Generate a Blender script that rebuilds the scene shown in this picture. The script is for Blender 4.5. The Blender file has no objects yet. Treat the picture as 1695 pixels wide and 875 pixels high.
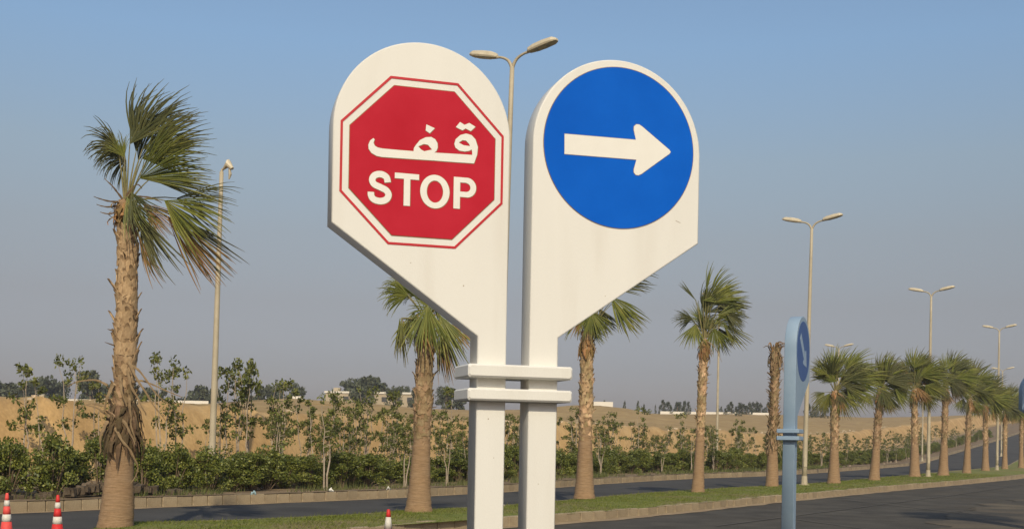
import bpy, math, random
from mathutils import Vector, Matrix, noise
R = random.Random(7)
sc = bpy.context.scene
COL = sc.collection
PI = math.pi

# ------------------------------------------------------------------ camera
cam_d = bpy.data.cameras.new('camera')
cam = bpy.data.objects.new('camera', cam_d); COL.objects.link(cam)
cam.matrix_world = Matrix.Translation((0, 0, 1.5)) @ Matrix.Rotation(PI/2, 4, 'X') @ Matrix.Rotation(0.018, 4, 'Z')
cam_d.sensor_width = 36.0
cam_d.lens = 1924/1695*36
cam_d.shift_y = (729-437.5)/1695
cam_d.clip_start = 0.1; cam_d.clip_end = 6000
sc.camera = cam

# ------------------------------------------------------------------ sky and sun
SUN_EL = math.radians(36); SUN_DIR = Vector((0.10, -1.0, 0)).normalized()
w = bpy.data.worlds.new("World"); sc.world = w; w.use_nodes = True
nt = w.node_tree; nt.nodes.clear()
out = nt.nodes.new('ShaderNodeOutputWorld'); bg = nt.nodes.new('ShaderNodeBackground')
sky = nt.nodes.new('ShaderNodeTexSky'); sky.sky_type = 'NISHITA'; sky.sun_disc = False
sky.sun_elevation = SUN_EL; sky.sun_rotation = math.atan2(SUN_DIR.x, SUN_DIR.y)
sky.air_density = 1.0; sky.dust_density = 1.5; sky.ozone_density = 1.5; sky.altitude = 0
geo = nt.nodes.new('ShaderNodeNewGeometry'); sep = nt.nodes.new('ShaderNodeSeparateXYZ')
ramp = nt.nodes.new('ShaderNodeValToRGB'); mul = nt.nodes.new('ShaderNodeMixRGB')
mul.blend_type = 'MULTIPLY'; mul.inputs[0].default_value = 1.0
tc = nt.nodes.new('ShaderNodeTexCoord')
nt.links.new(tc.outputs['Generated'], sep.inputs[0])
nt.links.new(sep.outputs['Z'], ramp.inputs[0])
nt.nodes.remove(geo)
e = ramp.color_ramp                                   # smoggy desert haze: greyer and dimmer low down
e.elements[0].position = 0.0;  e.elements[0].color = (0.48, 0.43, 0.55, 1)
e.elements[1].position = 0.45; e.elements[1].color = (0.93, 0.95, 0.93, 1)
x = e.elements.new(0.06); x.color = (0.465, 0.395, 0.44, 1)
x = e.elements.new(0.115); x.color = (0.555, 0.43, 0.40, 1)
x = e.elements.new(0.17); x.color = (0.685, 0.54, 0.46, 1)
x = e.elements.new(0.23); x.color = (0.82, 0.70, 0.59, 1)
x = e.elements.new(0.32); x.color = (0.89, 0.905, 0.865, 1)
nt.links.new(sky.outputs[0], mul.inputs[1]); nt.links.new(ramp.outputs[0], mul.inputs[2])
nt.links.new(mul.outputs[0], bg.inputs[0]); nt.links.new(bg.outputs[0], out.inputs[0])
bg.inputs[1].default_value = 0.15

sl = bpy.data.lights.new('sun', 'SUN'); so = bpy.data.objects.new('sun', sl); COL.objects.link(so)
sl.energy = 3.4; sl.angle = math.radians(0.6); sl.color = (1.0, 0.87, 0.64)
sdir = Vector((SUN_DIR.x*math.cos(SUN_EL), SUN_DIR.y*math.cos(SUN_EL), math.sin(SUN_EL)))
so.rotation_euler = sdir.to_track_quat('Z', 'Y').to_euler(); so.location = (0, 0, 30)

sc.view_settings.view_transform = 'Standard'; sc.view_settings.look = 'None'
sc.view_settings.exposure = 0.0; sc.view_settings.gamma = 1.0
sc.view_settings.use_curve_mapping = False
sc.render.engine = 'CYCLES'
sc.cycles.max_bounces = 6; sc.cycles.transparent_max_bounces = 6

# ------------------------------------------------------------------ helpers
class MB:
    """collects faces for ONE mesh"""
    def __init__(self): self.v = []; self.f = []; self.c = []; self.m = []
    def add(self, vs, fs, c=0.0, mi=0):
        n = len(self.v); self.v += [tuple(p) for p in vs]
        self.f += [tuple(n+i for i in f) for f in fs]
        self.c += (c if isinstance(c, list) else [c]*len(vs)); self.m += [mi]*len(fs)
    def mesh(self, name, mats, smooth=False):
        me = bpy.data.meshes.new(name); me.from_pydata(self.v, [], self.f); me.update()
        for mm in (mats if isinstance(mats, (list, tuple)) else [mats]): me.materials.append(mm)
        a = me.attributes.new('tip', 'FLOAT', 'POINT'); a.data.foreach_set('value', self.c)
        if any(self.m): me.polygons.foreach_set('material_index', self.m)
        if smooth: me.polygons.foreach_set('use_smooth', [True]*len(me.polygons))
        return me
    def obj(self, name, mats, parent=None, smooth=False):
        return link(name, self.mesh(name, mats, smooth), parent)

def link(name, me, parent=None, loc=None, rz=None):
    o = bpy.data.objects.new(name, me); COL.objects.link(o)
    if parent is not None: o.parent = parent
    if loc is not None: o.location = loc
    if rz is not None: o.rotation_euler = (0, 0, rz)
    return o
def thing(name, label, cat, loc=(0, 0, 0), rz=0, group=None):
    o = link(name, None, None, loc, rz); o.empty_display_size = .2
    return tag(o, label, cat, group)
def tag(o, label, cat, group=None):
    o['label'] = label; o['category'] = cat
    if group: o['group'] = group
    return o
def struct(o, kind='structure'): o['kind'] = kind; return o

def box(mb, x0, x1, y0, y1, z0, z1, M=None, bev=0.0):
    b = bev
    if b <= 0:
        vs = [Vector(p) for p in ((x0,y0,z0),(x1,y0,z0),(x1,y1,z0),(x0,y1,z0),(x0,y0,z1),(x1,y0,z1),(x1,y1,z1),(x0,y1,z1))]
        fs = [(0,3,2,1),(4,5,6,7),(0,1,5,4),(1,2,6,5),(2,3,7,6),(3,0,4,7)]
    else:  # chamfered on the upper and lower rims and on the uprights
        def ring(i, z): return [Vector(p) for p in ((x0+i+b,y0+i,z),(x1-i-b,y0+i,z),(x1-i,y0+i+b,z),(x1-i,y1-i-b,z),(x1-i-b,y1-i,z),(x0+i+b,y1-i,z),(x0+i,y1-i-b,z),(x0+i,y0+i+b,z))]
        vs = ring(b, z0)+ring(0, z0+b)+ring(0, z1-b)+ring(b, z1)
        fs = [tuple(range(7, -1, -1)), tuple(range(24, 32))]
        for k in range(3):
            for i in range(8): fs.append((k*8+i, k*8+(i+1) % 8, k*8+8+(i+1) % 8, k*8+8+i))
    if M is not None: vs = [M @ p for p in vs]
    mb.add(vs, fs)

def tube(mb, pts, rad, n=8, cap=True, c=0.0, mi=0):
    """swept tube; rad is a number or a list"""
    pts = [Vector(p) for p in pts]
    rs = rad if isinstance(rad, (list, tuple)) else [rad]*len(pts)
    vs = []; up = None
    for i, p in enumerate(pts):
        t = (pts[min(i+1, len(pts)-1)]-pts[max(i-1, 0)]).normalized()
        if up is None: up = Vector((0, 1, 0)) if abs(t.y) < .9 else Vector((1, 0, 0))
        a = t.cross(up).normalized(); b = t.cross(a).normalized()
        for k in range(n):
            q = 2*PI*k/n; vs.append(p+(a*math.cos(q)+b*math.sin(q))*rs[i])
    fs = []
    for i in range(len(pts)-1):
        for k in range(n): fs.append((i*n+k, i*n+(k+1) % n, (i+1)*n+(k+1) % n, (i+1)*n+k))
    if cap: fs += [tuple(range(n-1, -1, -1)), tuple(range((len(pts)-1)*n, len(pts)*n))]
    mb.add(vs, fs, c, mi)

def fill_mesh(name, loops, depth, M, mat, bevel=0.0):
    """closed 2D outlines (first is the outer, rest may be holes) extruded to a solid slab, mapped by M (x,y in plane, z out)"""
    cu = bpy.data.curves.new(name, 'CURVE'); cu.dimensions = '2D'; cu.fill_mode = 'BOTH'
    cu.extrude = depth/2
    if bevel: cu.bevel_depth = bevel; cu.bevel_resolution = 1; cu.extrude = depth/2-bevel; cu.offset = -bevel
    for lp in loops:
        s = cu.splines.new('POLY'); s.points.add(len(lp)-1); s.use_cyclic_u = True
        for p, q in zip(s.points, lp): p.co = (q[0], q[1], 0, 1)
    o = bpy.data.objects.new(name, cu); COL.objects.link(o)
    dg = bpy.context.evaluated_depsgraph_get(); dg.update()
    me = bpy.data.meshes.new_from_object(o.evaluated_get(dg)); bpy.data.objects.remove(o); bpy.data.curves.remove(cu)
    me.transform(M); me.materials.clear(); me.materials.append(mat); me.name = name
    return me
def smooth_loop(pts, n=4):
    """Catmull-Rom through closed points"""
    r = []; N = len(pts)
    for i in range(N):
        p0, p1, p2, p3 = pts[i-1], pts[i], pts[(i+1) % N], pts[(i+2) % N]
        for k in range(n):
            t = k/n
            r.append(tuple(.5*((2*p1[j])+(-p0[j]+p2[j])*t+(2*p0[j]-5*p1[j]+4*p2[j]-p3[j])*t*t+(-p0[j]+3*p1[j]-3*p2[j]+p3[j])*t**3) for j in (0, 1)))
    return r
def cr_open(pts, n=8):
    r = []; N = len(pts)
    for i in range(N-1):
        p0, p1, p2, p3 = pts[max(i-1, 0)], pts[i], pts[i+1], pts[min(i+2, N-1)]
        for k in range(n):
            t = k/n
            r.append(tuple(.5*((2*p1[j])+(-p0[j]+p2[j])*t+(2*p0[j]-5*p1[j]+4*p2[j]-p3[j])*t*t+(-p0[j]+3*p1[j]-3*p2[j]+p3[j])*t**3) for j in range(len(p1))))
    r.append(tuple(pts[-1])); return r
def arc(cx, cy, r, a0, a1, n): return [(cx+r*math.cos(math.radians(a0+(a1-a0)*k/n)), cy+r*math.sin(math.radians(a0+(a1-a0)*k/n))) for k in range(n+1)]

# ------------------------------------------------------------------ materials
def lin(c): return tuple(((v/255)/12.92 if v/255 <= .04045 else ((v/255+.055)/1.055)**2.4) for v in c)+(1,)
def mat(name, stops, scale=5, detail=6, rough=.8, bump=0, bscale=None, island=0, tip=None, coords='Object', stretch=None, spec=.3, dist=0, big=None, fine=None, objrand=0):
    """noise-driven colours between stops; optional per-island tint, a 'tip' colour driven by the tip attribute, a large-scale stain"""
    m = bpy.data.materials.new(name); m.use_nodes = True; nt = m.node_tree; N = nt.nodes; L = nt.links
    b = N['Principled BSDF']; b.inputs['Roughness'].default_value = rough
    b.inputs['Specular IOR Level'].default_value = spec
    tc = N.new('ShaderNodeTexCoord'); src = tc.outputs[coords]
    if coords == 'World':
        pass
    if stretch:
        mp = N.new('ShaderNodeMapping'); mp.inputs['Scale'].default_value = stretch; L.new(src, mp.inputs[0]); src = mp.outputs[0]
    n = N.new('ShaderNodeTexNoise'); n.inputs['Scale'].default_value = scale; n.inputs['Detail'].default_value = detail
    n.inputs['Roughness'].default_value = .62; n.inputs['Distortion'].default_value = dist
    L.new(src, n.inputs['Vector'])
    r = N.new('ShaderNodeValToRGB'); L.new(n.outputs['Fac'], r.inputs[0])
    el = r.color_ramp.elements
    k = len(stops)
    for i, s in enumerate(stops):
        pos = .3+.4*i/max(1, k-1)
        if i == 0: q = el[0]; q.position = pos
        elif i == k-1: q = el[-1]; q.position = pos
        else: q = el.new(pos)
        q.color = (*s, 1)
    colr = r.outputs[0]
    def mix(a, bcol, fac, typ='MIX'):
        x = N.new('ShaderNodeMix'); x.data_type = 'RGBA'; x.blend_type = typ
        if hasattr(fac, 'links'): L.new(fac, x.inputs[0])
        else: x.inputs[0].default_value = fac
        L.new(a, x.inputs[6])
        if hasattr(bcol, 'links'): L.new(bcol, x.inputs[7])
        else: x.inputs[7].default_value = (*bcol, 1)
        return x.outputs[2]
    def ramp2(s, a, b2):
        x = N.new('ShaderNodeMapRange'); L.new(s, x.inputs[0]); x.inputs[1].default_value = a; x.inputs[2].default_value = b2; return x.outputs[0]
    if big:   # (scale, colour, lo, hi, strength)
        nb = N.new('ShaderNodeTexNoise'); nb.inputs['Scale'].default_value = big[0]; nb.inputs['Detail'].default_value = 5; L.new(src, nb.inputs['Vector'])
        f = ramp2(nb.outputs['Fac'], big[2], big[3])
        ml = N.new('ShaderNodeMath'); ml.operation = 'MULTIPLY'; L.new(f, ml.inputs[0]); ml.inputs[1].default_value = big[4]
        colr = mix(colr, big[1], ml.outputs[0])
    if fine:  # (scale, amount): speckle
        nf = N.new('ShaderNodeTexNoise'); nf.inputs['Scale'].default_value = fine[0]; nf.inputs['Detail'].default_value = 3; L.new(src, nf.inputs['Vector'])
        f = ramp2(nf.outputs['Fac'], .3, .7); hs = N.new('ShaderNodeHueSaturation'); L.new(colr, hs.inputs['Color'])
        mr = N.new('ShaderNodeMapRange'); L.new(f, mr.inputs[0]); mr.inputs[3].default_value = 1-fine[1]; mr.inputs[4].default_value = 1+fine[1]
        L.new(mr.outputs[0], hs.inputs['Value']); colr = hs.outputs[0]
    if island:
        g = N.new('ShaderNodeNewGeometry'); hs = N.new('ShaderNodeHueSaturation'); L.new(colr, hs.inputs['Color'])
        mr = N.new('ShaderNodeMapRange'); L.new(g.outputs['Random Per Island'], mr.inputs[0]); mr.inputs[3].default_value = 1-island; mr.inputs[4].default_value = 1+island
        L.new(mr.outputs[0], hs.inputs['Value'])
        mr2 = N.new('ShaderNodeMapRange'); L.new(g.outputs['Random Per Island'], mr2.inputs[0]); mr2.inputs[3].default_value = .5+island*.05; mr2.inputs[4].default_value = .5-island*.05
        L.new(mr2.outputs[0], hs.inputs['Hue']); colr = hs.outputs[0]
    if objrand:
        oi = N.new('ShaderNodeObjectInfo'); hs = N.new('ShaderNodeHueSaturation'); L.new(colr, hs.inputs['Color'])
        mr = N.new('ShaderNodeMapRange'); L.new(oi.outputs['Random'], mr.inputs[0]); mr.inputs[3].default_value = 1-objrand; mr.inputs[4].default_value = 1+objrand*.7
        L.new(mr.outputs[0], hs.inputs['Value']); colr = hs.outputs[0]
    if tip:
        at = N.new('ShaderNodeAttribute'); at.attribute_name = 'tip'
        colr = mix(colr, tip, at.outputs['Fac'])
    L.new(colr, b.inputs['Base Color'])
    if bump:
        n2 = N.new('ShaderNodeTexNoise'); n2.inputs['Scale'].default_value = bscale or scale*3; n2.inputs['Detail'].default_value = 8
        L.new(src, n2.inputs['Vector'])
        bp = N.new('ShaderNodeBump'); bp.inputs['Strength'].default_value = 1.0; bp.inputs['Distance'].default_value = bump
        L.new(n2.outputs['Fac'], bp.inputs['Height']); L.new(bp.outputs[0], b.inputs['Normal'])
    return m
def leafy(m, t=.35):
    """leaves let some light through"""
    nt = m.node_tree; b = nt.nodes['Principled BSDF']; o = [n for n in nt.nodes if n.type == 'OUTPUT_MATERIAL'][0]
    tr = nt.nodes.new('ShaderNodeBsdfTranslucent'); mx = nt.nodes.new('ShaderNodeMixShader'); mx.inputs[0].default_value = t
    src = b.inputs['Base Color'].links[0].from_socket
    nt.links.new(src, tr.inputs[0]); nt.links.new(b.outputs[0], mx.inputs[1]); nt.links.new(tr.outputs[0], mx.inputs[2])
    nt.links.new(mx.outputs[0], o.inputs[0]); return m

M_white = mat('cream_paint', [(.645,.63,.58),(.68,.665,.615)], 1.2, 6, .45, .0006, 140, stretch=(3,.4,3), big=(1.6,(.53,.49,.42),.50,.72,.40), fine=(230,.035), spec=.35)
M_red = mat('red_sheeting', [(.40,.010,.024),(.455,.018,.036)], 3, 4, .7, fine=(260,.05), spec=.12)
M_redline = mat('red_vinyl', [(.42,.014,.022),(.48,.02,.03)], 6, 4, .5)
M_edge = mat('dirty_edge', [(.20,.13,.06),(.27,.19,.09)], 20, 4, .8)
M_blue = mat('blue_sheeting', [(.0,.085,.46),(.002,.105,.53)], 2.5, 5, .7, fine=(240,.05), spec=.10)
M_letter = mat('white_vinyl', [(.68,.66,.60),(.72,.70,.64)], 8, 4, .5, fine=(230,.03))
M_pale = mat('pale_blue_panel', [(.215,.30,.395),(.255,.345,.44)], 3, 5, .5, .0005, 120, big=(3,(.27,.34,.42),.5,.75,.4))  # pale blue base colour for panel and crossbars
M_paledark = mat('dark_blue_sheeting', [(.035,.085,.24),(.045,.10,.27)], 4, 4, .5)  # darker blue than the disc of the twin sign
M_palearrow = mat('pale_blue_arrow', [(.22,.31,.43),(.26,.35,.46)], 4, 4, .5)  # arrow in nearly the same pale blue as its panel
M_asph = mat('asphalt', [(.052,.048,.042),(.074,.068,.059),(.10,.091,.076)], .9, 8, 1.0, .006, 60, coords='Object', fine=(35,.22), big=(.16,(.085,.070,.050),.50,.72,.5), spec=.12)
M_asph2 = mat('far_asphalt', [(.060,.058,.056),(.082,.079,.075)], .8, 8, 1.0, .005, 50, fine=(30,.2), big=(.3,(.035,.034,.033),.5,.7,.5), spec=.12)
M_kerb = mat('kerb_concrete', [(.23,.175,.11),(.31,.245,.155),(.37,.30,.20)], 3, 7, .9, .006, 40, big=(.8,(.20,.15,.10),.45,.65,.6), fine=(45,.15), objrand=.16)
M_dust = mat('sandy_gutter', [(.25,.18,.11),(.34,.26,.16)], 2, 7, .95, .008, 30, fine=(25,.15))
M_sand = mat('sand', [(.27,.178,.074),(.335,.228,.098),(.40,.285,.130)], .35, 9, .95, .05, 1.6, dist=.4, big=(.9,(.24,.15,.062),.48,.68,.55), fine=(9,.10))
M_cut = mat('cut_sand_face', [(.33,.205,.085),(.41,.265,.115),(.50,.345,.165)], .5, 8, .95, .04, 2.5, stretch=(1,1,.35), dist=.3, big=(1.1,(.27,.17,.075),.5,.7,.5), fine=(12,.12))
M_soil = mat('verge_soil', [(.12,.085,.05),(.19,.135,.08),(.27,.19,.11)], 1.2, 8, .95, .03, 12, fine=(14,.2))
M_darksoil = mat('dark_soil', [(.045,.033,.023),(.08,.06,.04),(.13,.1,.07)], 5, 7, .95, .02, 20)
M_lawn = mat('lawn', [(.10,.125,.020),(.155,.175,.034),(.21,.19,.060)], 1.1, 8, .95, .02, 30, fine=(20,.3), big=(.5,(.22,.16,.08),.46,.62,.75))
M_blade = leafy(mat('grass_blade', [(.115,.15,.018),(.18,.20,.036)], 1.5, 4, .7, island=.35), .3)
M_weed = leafy(mat('weed_blade', [(.09,.12,.03),(.16,.16,.06)], 1.0, 4, .8, island=.4), .3)
M_trunk = mat('palm_bark', [(.20,.125,.065),(.31,.205,.11),(.43,.30,.17)], 4, 8, .95, .012, 26, stretch=(1,1,2.6), fine=(30,.2))
M_ring = mat('palm_bark_rings', [(.19,.118,.062),(.28,.18,.098),(.37,.25,.145)], 6, 8, .95, .012, 20, stretch=(1,1,9), big=(1.2,(.30,.21,.13),.45,.7,.5))
M_boot = mat('leaf_base', [(.24,.155,.08),(.38,.265,.145),(.52,.385,.23)], 7, 6, .9, .004, 40, island=.30, objrand=.25, tip=(.10,.06,.03))
M_fibre = mat('dead_fibre', [(.045,.03,.016),(.10,.066,.035),(.17,.12,.065)], 6, 7, .95, .01, 40, stretch=(1,1,.4), island=.3)
M_straw = leafy(mat('straw', [(.17,.115,.06),(.33,.24,.135)], 9, 6, .9, island=.3, tip=(.20,.14,.075)), .15)
M_fr = leafy(mat('palm_leaf', [(.115,.135,.024),(.165,.185,.034),(.24,.245,.060)], 3, 5, .5, island=.30, tip=(.20,.135,.06), spec=.5), .30)
M_frdark = leafy(mat('palm_leaf_dull', [(.075,.083,.026),(.115,.122,.040)], 3, 5, .55, island=.30, tip=(.13,.10,.06), spec=.4), .25)
M_frbrown = leafy(mat('palm_leaf_dry', [(.24,.135,.05),(.36,.22,.09)], 3, 5, .8, island=.35, tip=(.26,.17,.09)), .25)
M_pet = mat('petiole', [(.13,.13,.04),(.22,.18,.08)], 5, 4, .6)
M_hedge = leafy(mat('hedge_leaf', [(.085,.102,.016),(.145,.168,.028),(.22,.235,.055)], 1.2, 5, .5, island=.45, spec=.5), .22)
M_sapl = leafy(mat('sapling_leaf', [(.085,.100,.022),(.135,.150,.036),(.20,.205,.065)], 1.0, 5, .6, island=.45), .25)
M_stem = mat('pale_stem', [(.28,.22,.16),(.42,.35,.27)], 5, 5, .9)
M_stemd = mat('brown_stem', [(.12,.08,.05),(.2,.15,.1)], 5, 5, .9)
M_fart = mat('distant_foliage', [(.058,.068,.040),(.090,.100,.058)], .5, 5, .8, island=.25)
M_lamp = mat('lamp_pole_paint', [(.36,.31,.215),(.45,.39,.28)], 3, 5, .55, big=(1.5,(.28,.23,.15),.5,.7,.5), spec=.4)
M_head = mat('lamp_housing', [(.48,.42,.30),(.58,.51,.38)], 6, 5, .5)
M_glass = mat('lamp_glass', [(.30,.29,.24),(.38,.36,.30)], 6, 3, .25, spec=.6)
M_wallw = mat('white_wall', [(.62,.58,.50),(.70,.66,.58)], .3, 4, .9)
M_bld = mat('beige_wall', [(.36,.30,.21),(.42,.35,.25)], .3, 5, .9)
M_roof = mat('roof_slab', [(.30,.25,.18),(.36,.30,.22)], .3, 4, .9)
M_win = mat('window_dark', [(.05,.05,.05),(.07,.07,.07)], 1, 2, .3)
M_conered = mat('cone_red', [(.50,.018,.022),(.62,.035,.03)], 6, 4, .55, big=(8,(.40,.05,.035),.5,.7,.5))
M_coneorange = mat('cone_faded_red', [(.62,.06,.055),(.72,.10,.08)], 6, 4, .6)
M_conew = mat('cone_white', [(.55,.52,.46),(.66,.63,.56)], 8, 4, .5, big=(9,(.42,.36,.28),.5,.7,.5))
M_coneblk = mat('cone_rubber', [(.03,.03,.03),(.05,.05,.045)], 8, 4, .8)
M_bag = mat('plastic_bag', [(.35,.48,.46),(.45,.58,.55)], 8, 4, .4)
M_bagw = mat('paper_litter', [(.6,.57,.5),(.7,.67,.6)], 8, 4, .6)
M_seam = mat('pale_seam', [(.08,.075,.065),(.12,.11,.095)], 2, 5, .9)

# ------------------------------------------------------------------ ground lines (plan view, metres)
def rise(Y):
    t = Y-110
    if t <= 0: return 0.0
    z = 2.83*(t/66)**1.25
    return z if t < 120 else 2.83*(120/66)**1.25+(t-120)*.045
C3P = [(-28,0),(-21,11),(-15.5,17.8),(-11.6,22.8),(-9.4,25.6),(-7.87,27.6),(-6.05,29.7),(-3.93,32.6),(-2.3,35.2),(-.1,38.9),(1.9,43.8),(4.5,49.2),(8.5,56.5),(13.5,63.7),(19.6,74.5),(30.6,96.2),(40,115),(51,136),(64,160),(79,187),(97,219),(130,277),(185,360)]
C2P = [(-6.62,19.2),(-6.3,20.0),(-4.7,21.3),(-3.1,23.2),(-1.9,25.1),(-.5,26.9),(1.2,29.9),(4,35.4),(8,41.6),(12.1,47.4),(17,56),(25.6,71.5),(35.6,89.5),(45,106.5),(56,128),(69,151),(88,183),(122,240),(176,324)]
C1P = [(-6.62,18.9),(-6.6,18.2),(-6.1,17.5),(-4.9,17.3),(-3.4,18.3),(-2.19,20.2),(-1.1,21.9),(0.0,23.1),(.96,24.3),(2.6,26.5),(4.6,29.6),(8.3,35.6),(15,46),(22.4,57.2),(31,70.7),(41,87.5),(51.5,105.5),(62.5,126),(76,149),(95,181),(129,238),(183,322)]
RZ = -.2      # road level; the median top is the datum
class Line:
    def __init__(s, pts):
        p = cr_open(pts, 12); s.p = [Vector(q) for q in p]; s.d = [0]
        for a, b in zip(s.p, s.p[1:]): s.d.append(s.d[-1]+(b-a).length)
        s.L = s.d[-1]
    def at(s, t):
        t = max(0, min(t, s.L-1e-4)); lo, hi = 0, len(s.d)-1
        while hi-lo > 1:
            m = (lo+hi)//2
            if s.d[m] <= t: lo = m
            else: hi = m
        f = (t-s.d[lo])/max(1e-9, s.d[hi]-s.d[lo]); p = s.p[lo].lerp(s.p[hi], f)
        tg = (s.p[hi]-s.p[lo]).normalized(); return p, tg, Vector((-tg.y, tg.x))
    def near(s, x, y):
        q = Vector((x, y)); b = min(range(len(s.p)), key=lambda i: (s.p[i]-q).length_squared)
        best = (1e9, 0)
        for i in (b-1, b):
            if 0 <= i < len(s.p)-1:
                a, c = s.p[i], s.p[i+1]; ab = c-a; t = max(0, min(1, (q-a).dot(ab)/ab.length_squared))
                dd = (a+ab*t-q).length
                if dd < best[0]: best = (dd, s.d[i]+t*ab.length)
        p, tg, n = s.at(best[1]); return best[1], (q-p).dot(n)
C1, C2, C3 = Line(C1P), Line(C2P), Line(C3P)

def stations(L, s0, s1, step_near=.5, grow=.02):
    r = []; s = s0
    while s < s1:
        r.append(s); s += step_near+grow*max(0, (L.at(s)[0].length-25))
    r.append(s1); return r

def prof(o):      # height of the land against distance behind the far kerb
    P = [(-.02,.05),(.3,.05),(3,.04),(7.5,.10),(9.1,.22),(9.6,.95),(10.1,1.85),(10.5,2.38),(11.0,2.55),(13,2.62),(18,2.78),(34,3.45),(42,4.1),(48,4.35),(70,4.5),(150,4.9),(300,5.0),(900,5.0)]
    for (a, za), (b, zb) in zip(P, P[1:]):
        if o <= b: t = (o-a)/(b-a); return za+(zb-za)*max(0, t)
    return P[-1][1]
def land(x, y, s=None, o=None):
    if o is None: s, o = C3.near(x, y)
    z = prof(o)
    if o > 8.6:
        k = min(1, (o-8.6)/2)
        z += k*(.16*noise.noise(Vector((s*.22, o*.15, 0)))+.30*noise.noise(Vector((s*.9, o*.12, 3)))*max(0, 1-abs(o-10.4)/2.2)+.07*noise.noise(Vector((s*1.5, o*1.0, 7))))
        if o > 20: z += .35*noise.noise(Vector((s*.03, o*.03, 11)))*min(1, (o-20)/20)
    if o > 12:
        p_, t_, n_ = C3.at(s); q_ = p_+n_*o; kk = max(0, min(1, (q_.x+.15*q_.y+17)/15)); z += (-.95+1.45*kk*kk*(3-2*kk))*min(1, (o-12)/26)
    if o > 20:
        p_, t_, n_ = C3.at(s); q_ = p_+n_*o; z += 1.35*math.exp(-((q_.x-11)/9)**2-((q_.y-150)/24)**2)
    elif o > .5 and o <= 8.6: z += .03*noise.noise(Vector((s*.8, o*.8, 5)))
    return z+rise(C3.at(s)[0].y)*(1-.45*min(1, max(0, (o-9)/30)))

# base sheet to the horizon
mb = MB(); g = 4000
mb.add([(-g,-g,-.27),(g,-g,-.27),(g,g,-.27),(-g,g,-.27)], [(0,1,2,3)])
struct(mb.obj('ground', M_sand))

def strip(mb, A, B, z=0.0, sub=1):
    """A, B lists of 2D points"""
    vs = []; fs = []
    for a, b in zip(A, B):
        for k in range(sub+1):
            p = a.lerp(b, k/sub); vs.append((p.x, p.y, z+rise(p.y)))
    for i in range(len(A)-1):
        for k in range(sub):
            j = i*(sub+1)+k; fs.append((j, j+1, j+sub+2, j+sub+1))
    mb.add(vs, fs)

# near road: from the median kerb to well past the camera
st = stations(C1, 0, C1.L, 1.0, .03)
A = [C1.at(s)[0] for s in st]
mb = MB()
grid = []
B = []
for s, a in zip(st, A):
    B.append(Vector((a.x*1.0+26, a.y-17)) if s > 3 else Vector((-30, -20)))
# a simple wide fan: carriageway plus the turning area round the camera
inner = [C1.at(q)[0]+C1.at(q)[2]*.8 for q in stations(C1, 0, C1.L, .7, .02) if C1.at(q)[0].y < 72]
poly = [(-34,-30,RZ),(95,-30,RZ),(95,60,RZ)]+[(p.x, p.y, RZ) for p in reversed(inner)]+[(-7.3,20.2,RZ),(-15,12,RZ),(-23,0,RZ)]
mb.add(poly, [tuple(range(len(poly)))])
near_road = struct(mb.obj('near_road', M_asph))
mb = MB(); st2 = [s for s in st if C1.at(s)[0].y > 60]
strip(mb, [C1.at(s)[0] for s in st2], [C1.at(s)[0]+Vector((22, -13)) for s in st2], RZ+.006, 1)
mb.f = [tuple(reversed(f)) for f in mb.f]
struct(mb.obj('near_road', M_asph))

# far road between median and far kerb
mb = MB(); stf = stations(C3, 8, C3.L, 1.0, .03)
A = [C3.at(s)[0] for s in stf]; B = []
for p in A:
    s2, o2 = C2.near(p.x, p.y); q = C2.at(s2)[0]
    if s2 < .05: q = p+(q-p).normalized()*7.5 if (q-p).length > 7.5 else q
    B.append(q)
strip(mb, A, B, RZ+.004, 3)
struct(mb.obj('far_road', M_asph2))

# median lawn
mb = MB(); N = 260
stl = [C2.L*((k/N)**1.7) for k in range(N+1)]
A = [C2.at(s)[0] for s in stl]; B = []
for i, p in enumerate(A):
    B.append(None)
mB = [C1.at(s)[0] for s in [0]+[0]]
s1s = []; last = 0
for i, p in enumerate(A):
    s1, o1 = C1.near(p.x, p.y)
    if stl[i] < 7: s1 = 7.2*(stl[i]/7)
    s1 = max(last, s1); last = s1; s1s.append(s1)
B = [C1.at(s)[0] for s in s1s]
def lawn_z(f): return -.02+.05*math.sin(PI*f)
vs = []; fs = []; SUB = 6
for a, b in zip(A, B):
    for k in range(SUB+1):
        p = a.lerp(b, k/SUB); vs.append((p.x, p.y, lawn_z(k/SUB)+rise(p.y)+.015*noise.noise(Vector((p.x, p.y, 0)))))
for i in range(len(A)-1):
    for k in range(SUB):
        j = i*(SUB+1)+k; fs.append((j, j+SUB+1, j+SUB+2, j+1))
mb.add(vs, fs)
struct(mb.obj('median_lawn', M_lawn, smooth=True))
LAWN = list(zip(A, B))

# land behind the far kerb
mb = MB(); offs = [-.01,.3,.8,2,3.5,5,6.5,7.6,8.4,8.9,9.2,9.5,9.8,10.1,10.4,10.7,11,11.3,11.6,12,12.6,13.5,15,17,20,24,28,32,36,40,44,50,60,75,95,120,160,220,300,450,800]
stt = stations(C3, 0, C3.L, .45, .018)
for s in stt:
    p, tg, n = C3.at(s)
    for o in offs:
        o_ = o
        q = p+n*o_; mb.v.append((q.x, q.y, land(0, 0, s, o))); mb.c.append(0.0)
K = len(offs)
for i in range(len(stt)-1):
    for k in range(K-1):
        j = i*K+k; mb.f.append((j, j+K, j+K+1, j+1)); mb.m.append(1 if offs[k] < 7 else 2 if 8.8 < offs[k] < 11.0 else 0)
struct(mb.obj('sand_bank', [M_sand, M_soil, M_cut], smooth=True))

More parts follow.
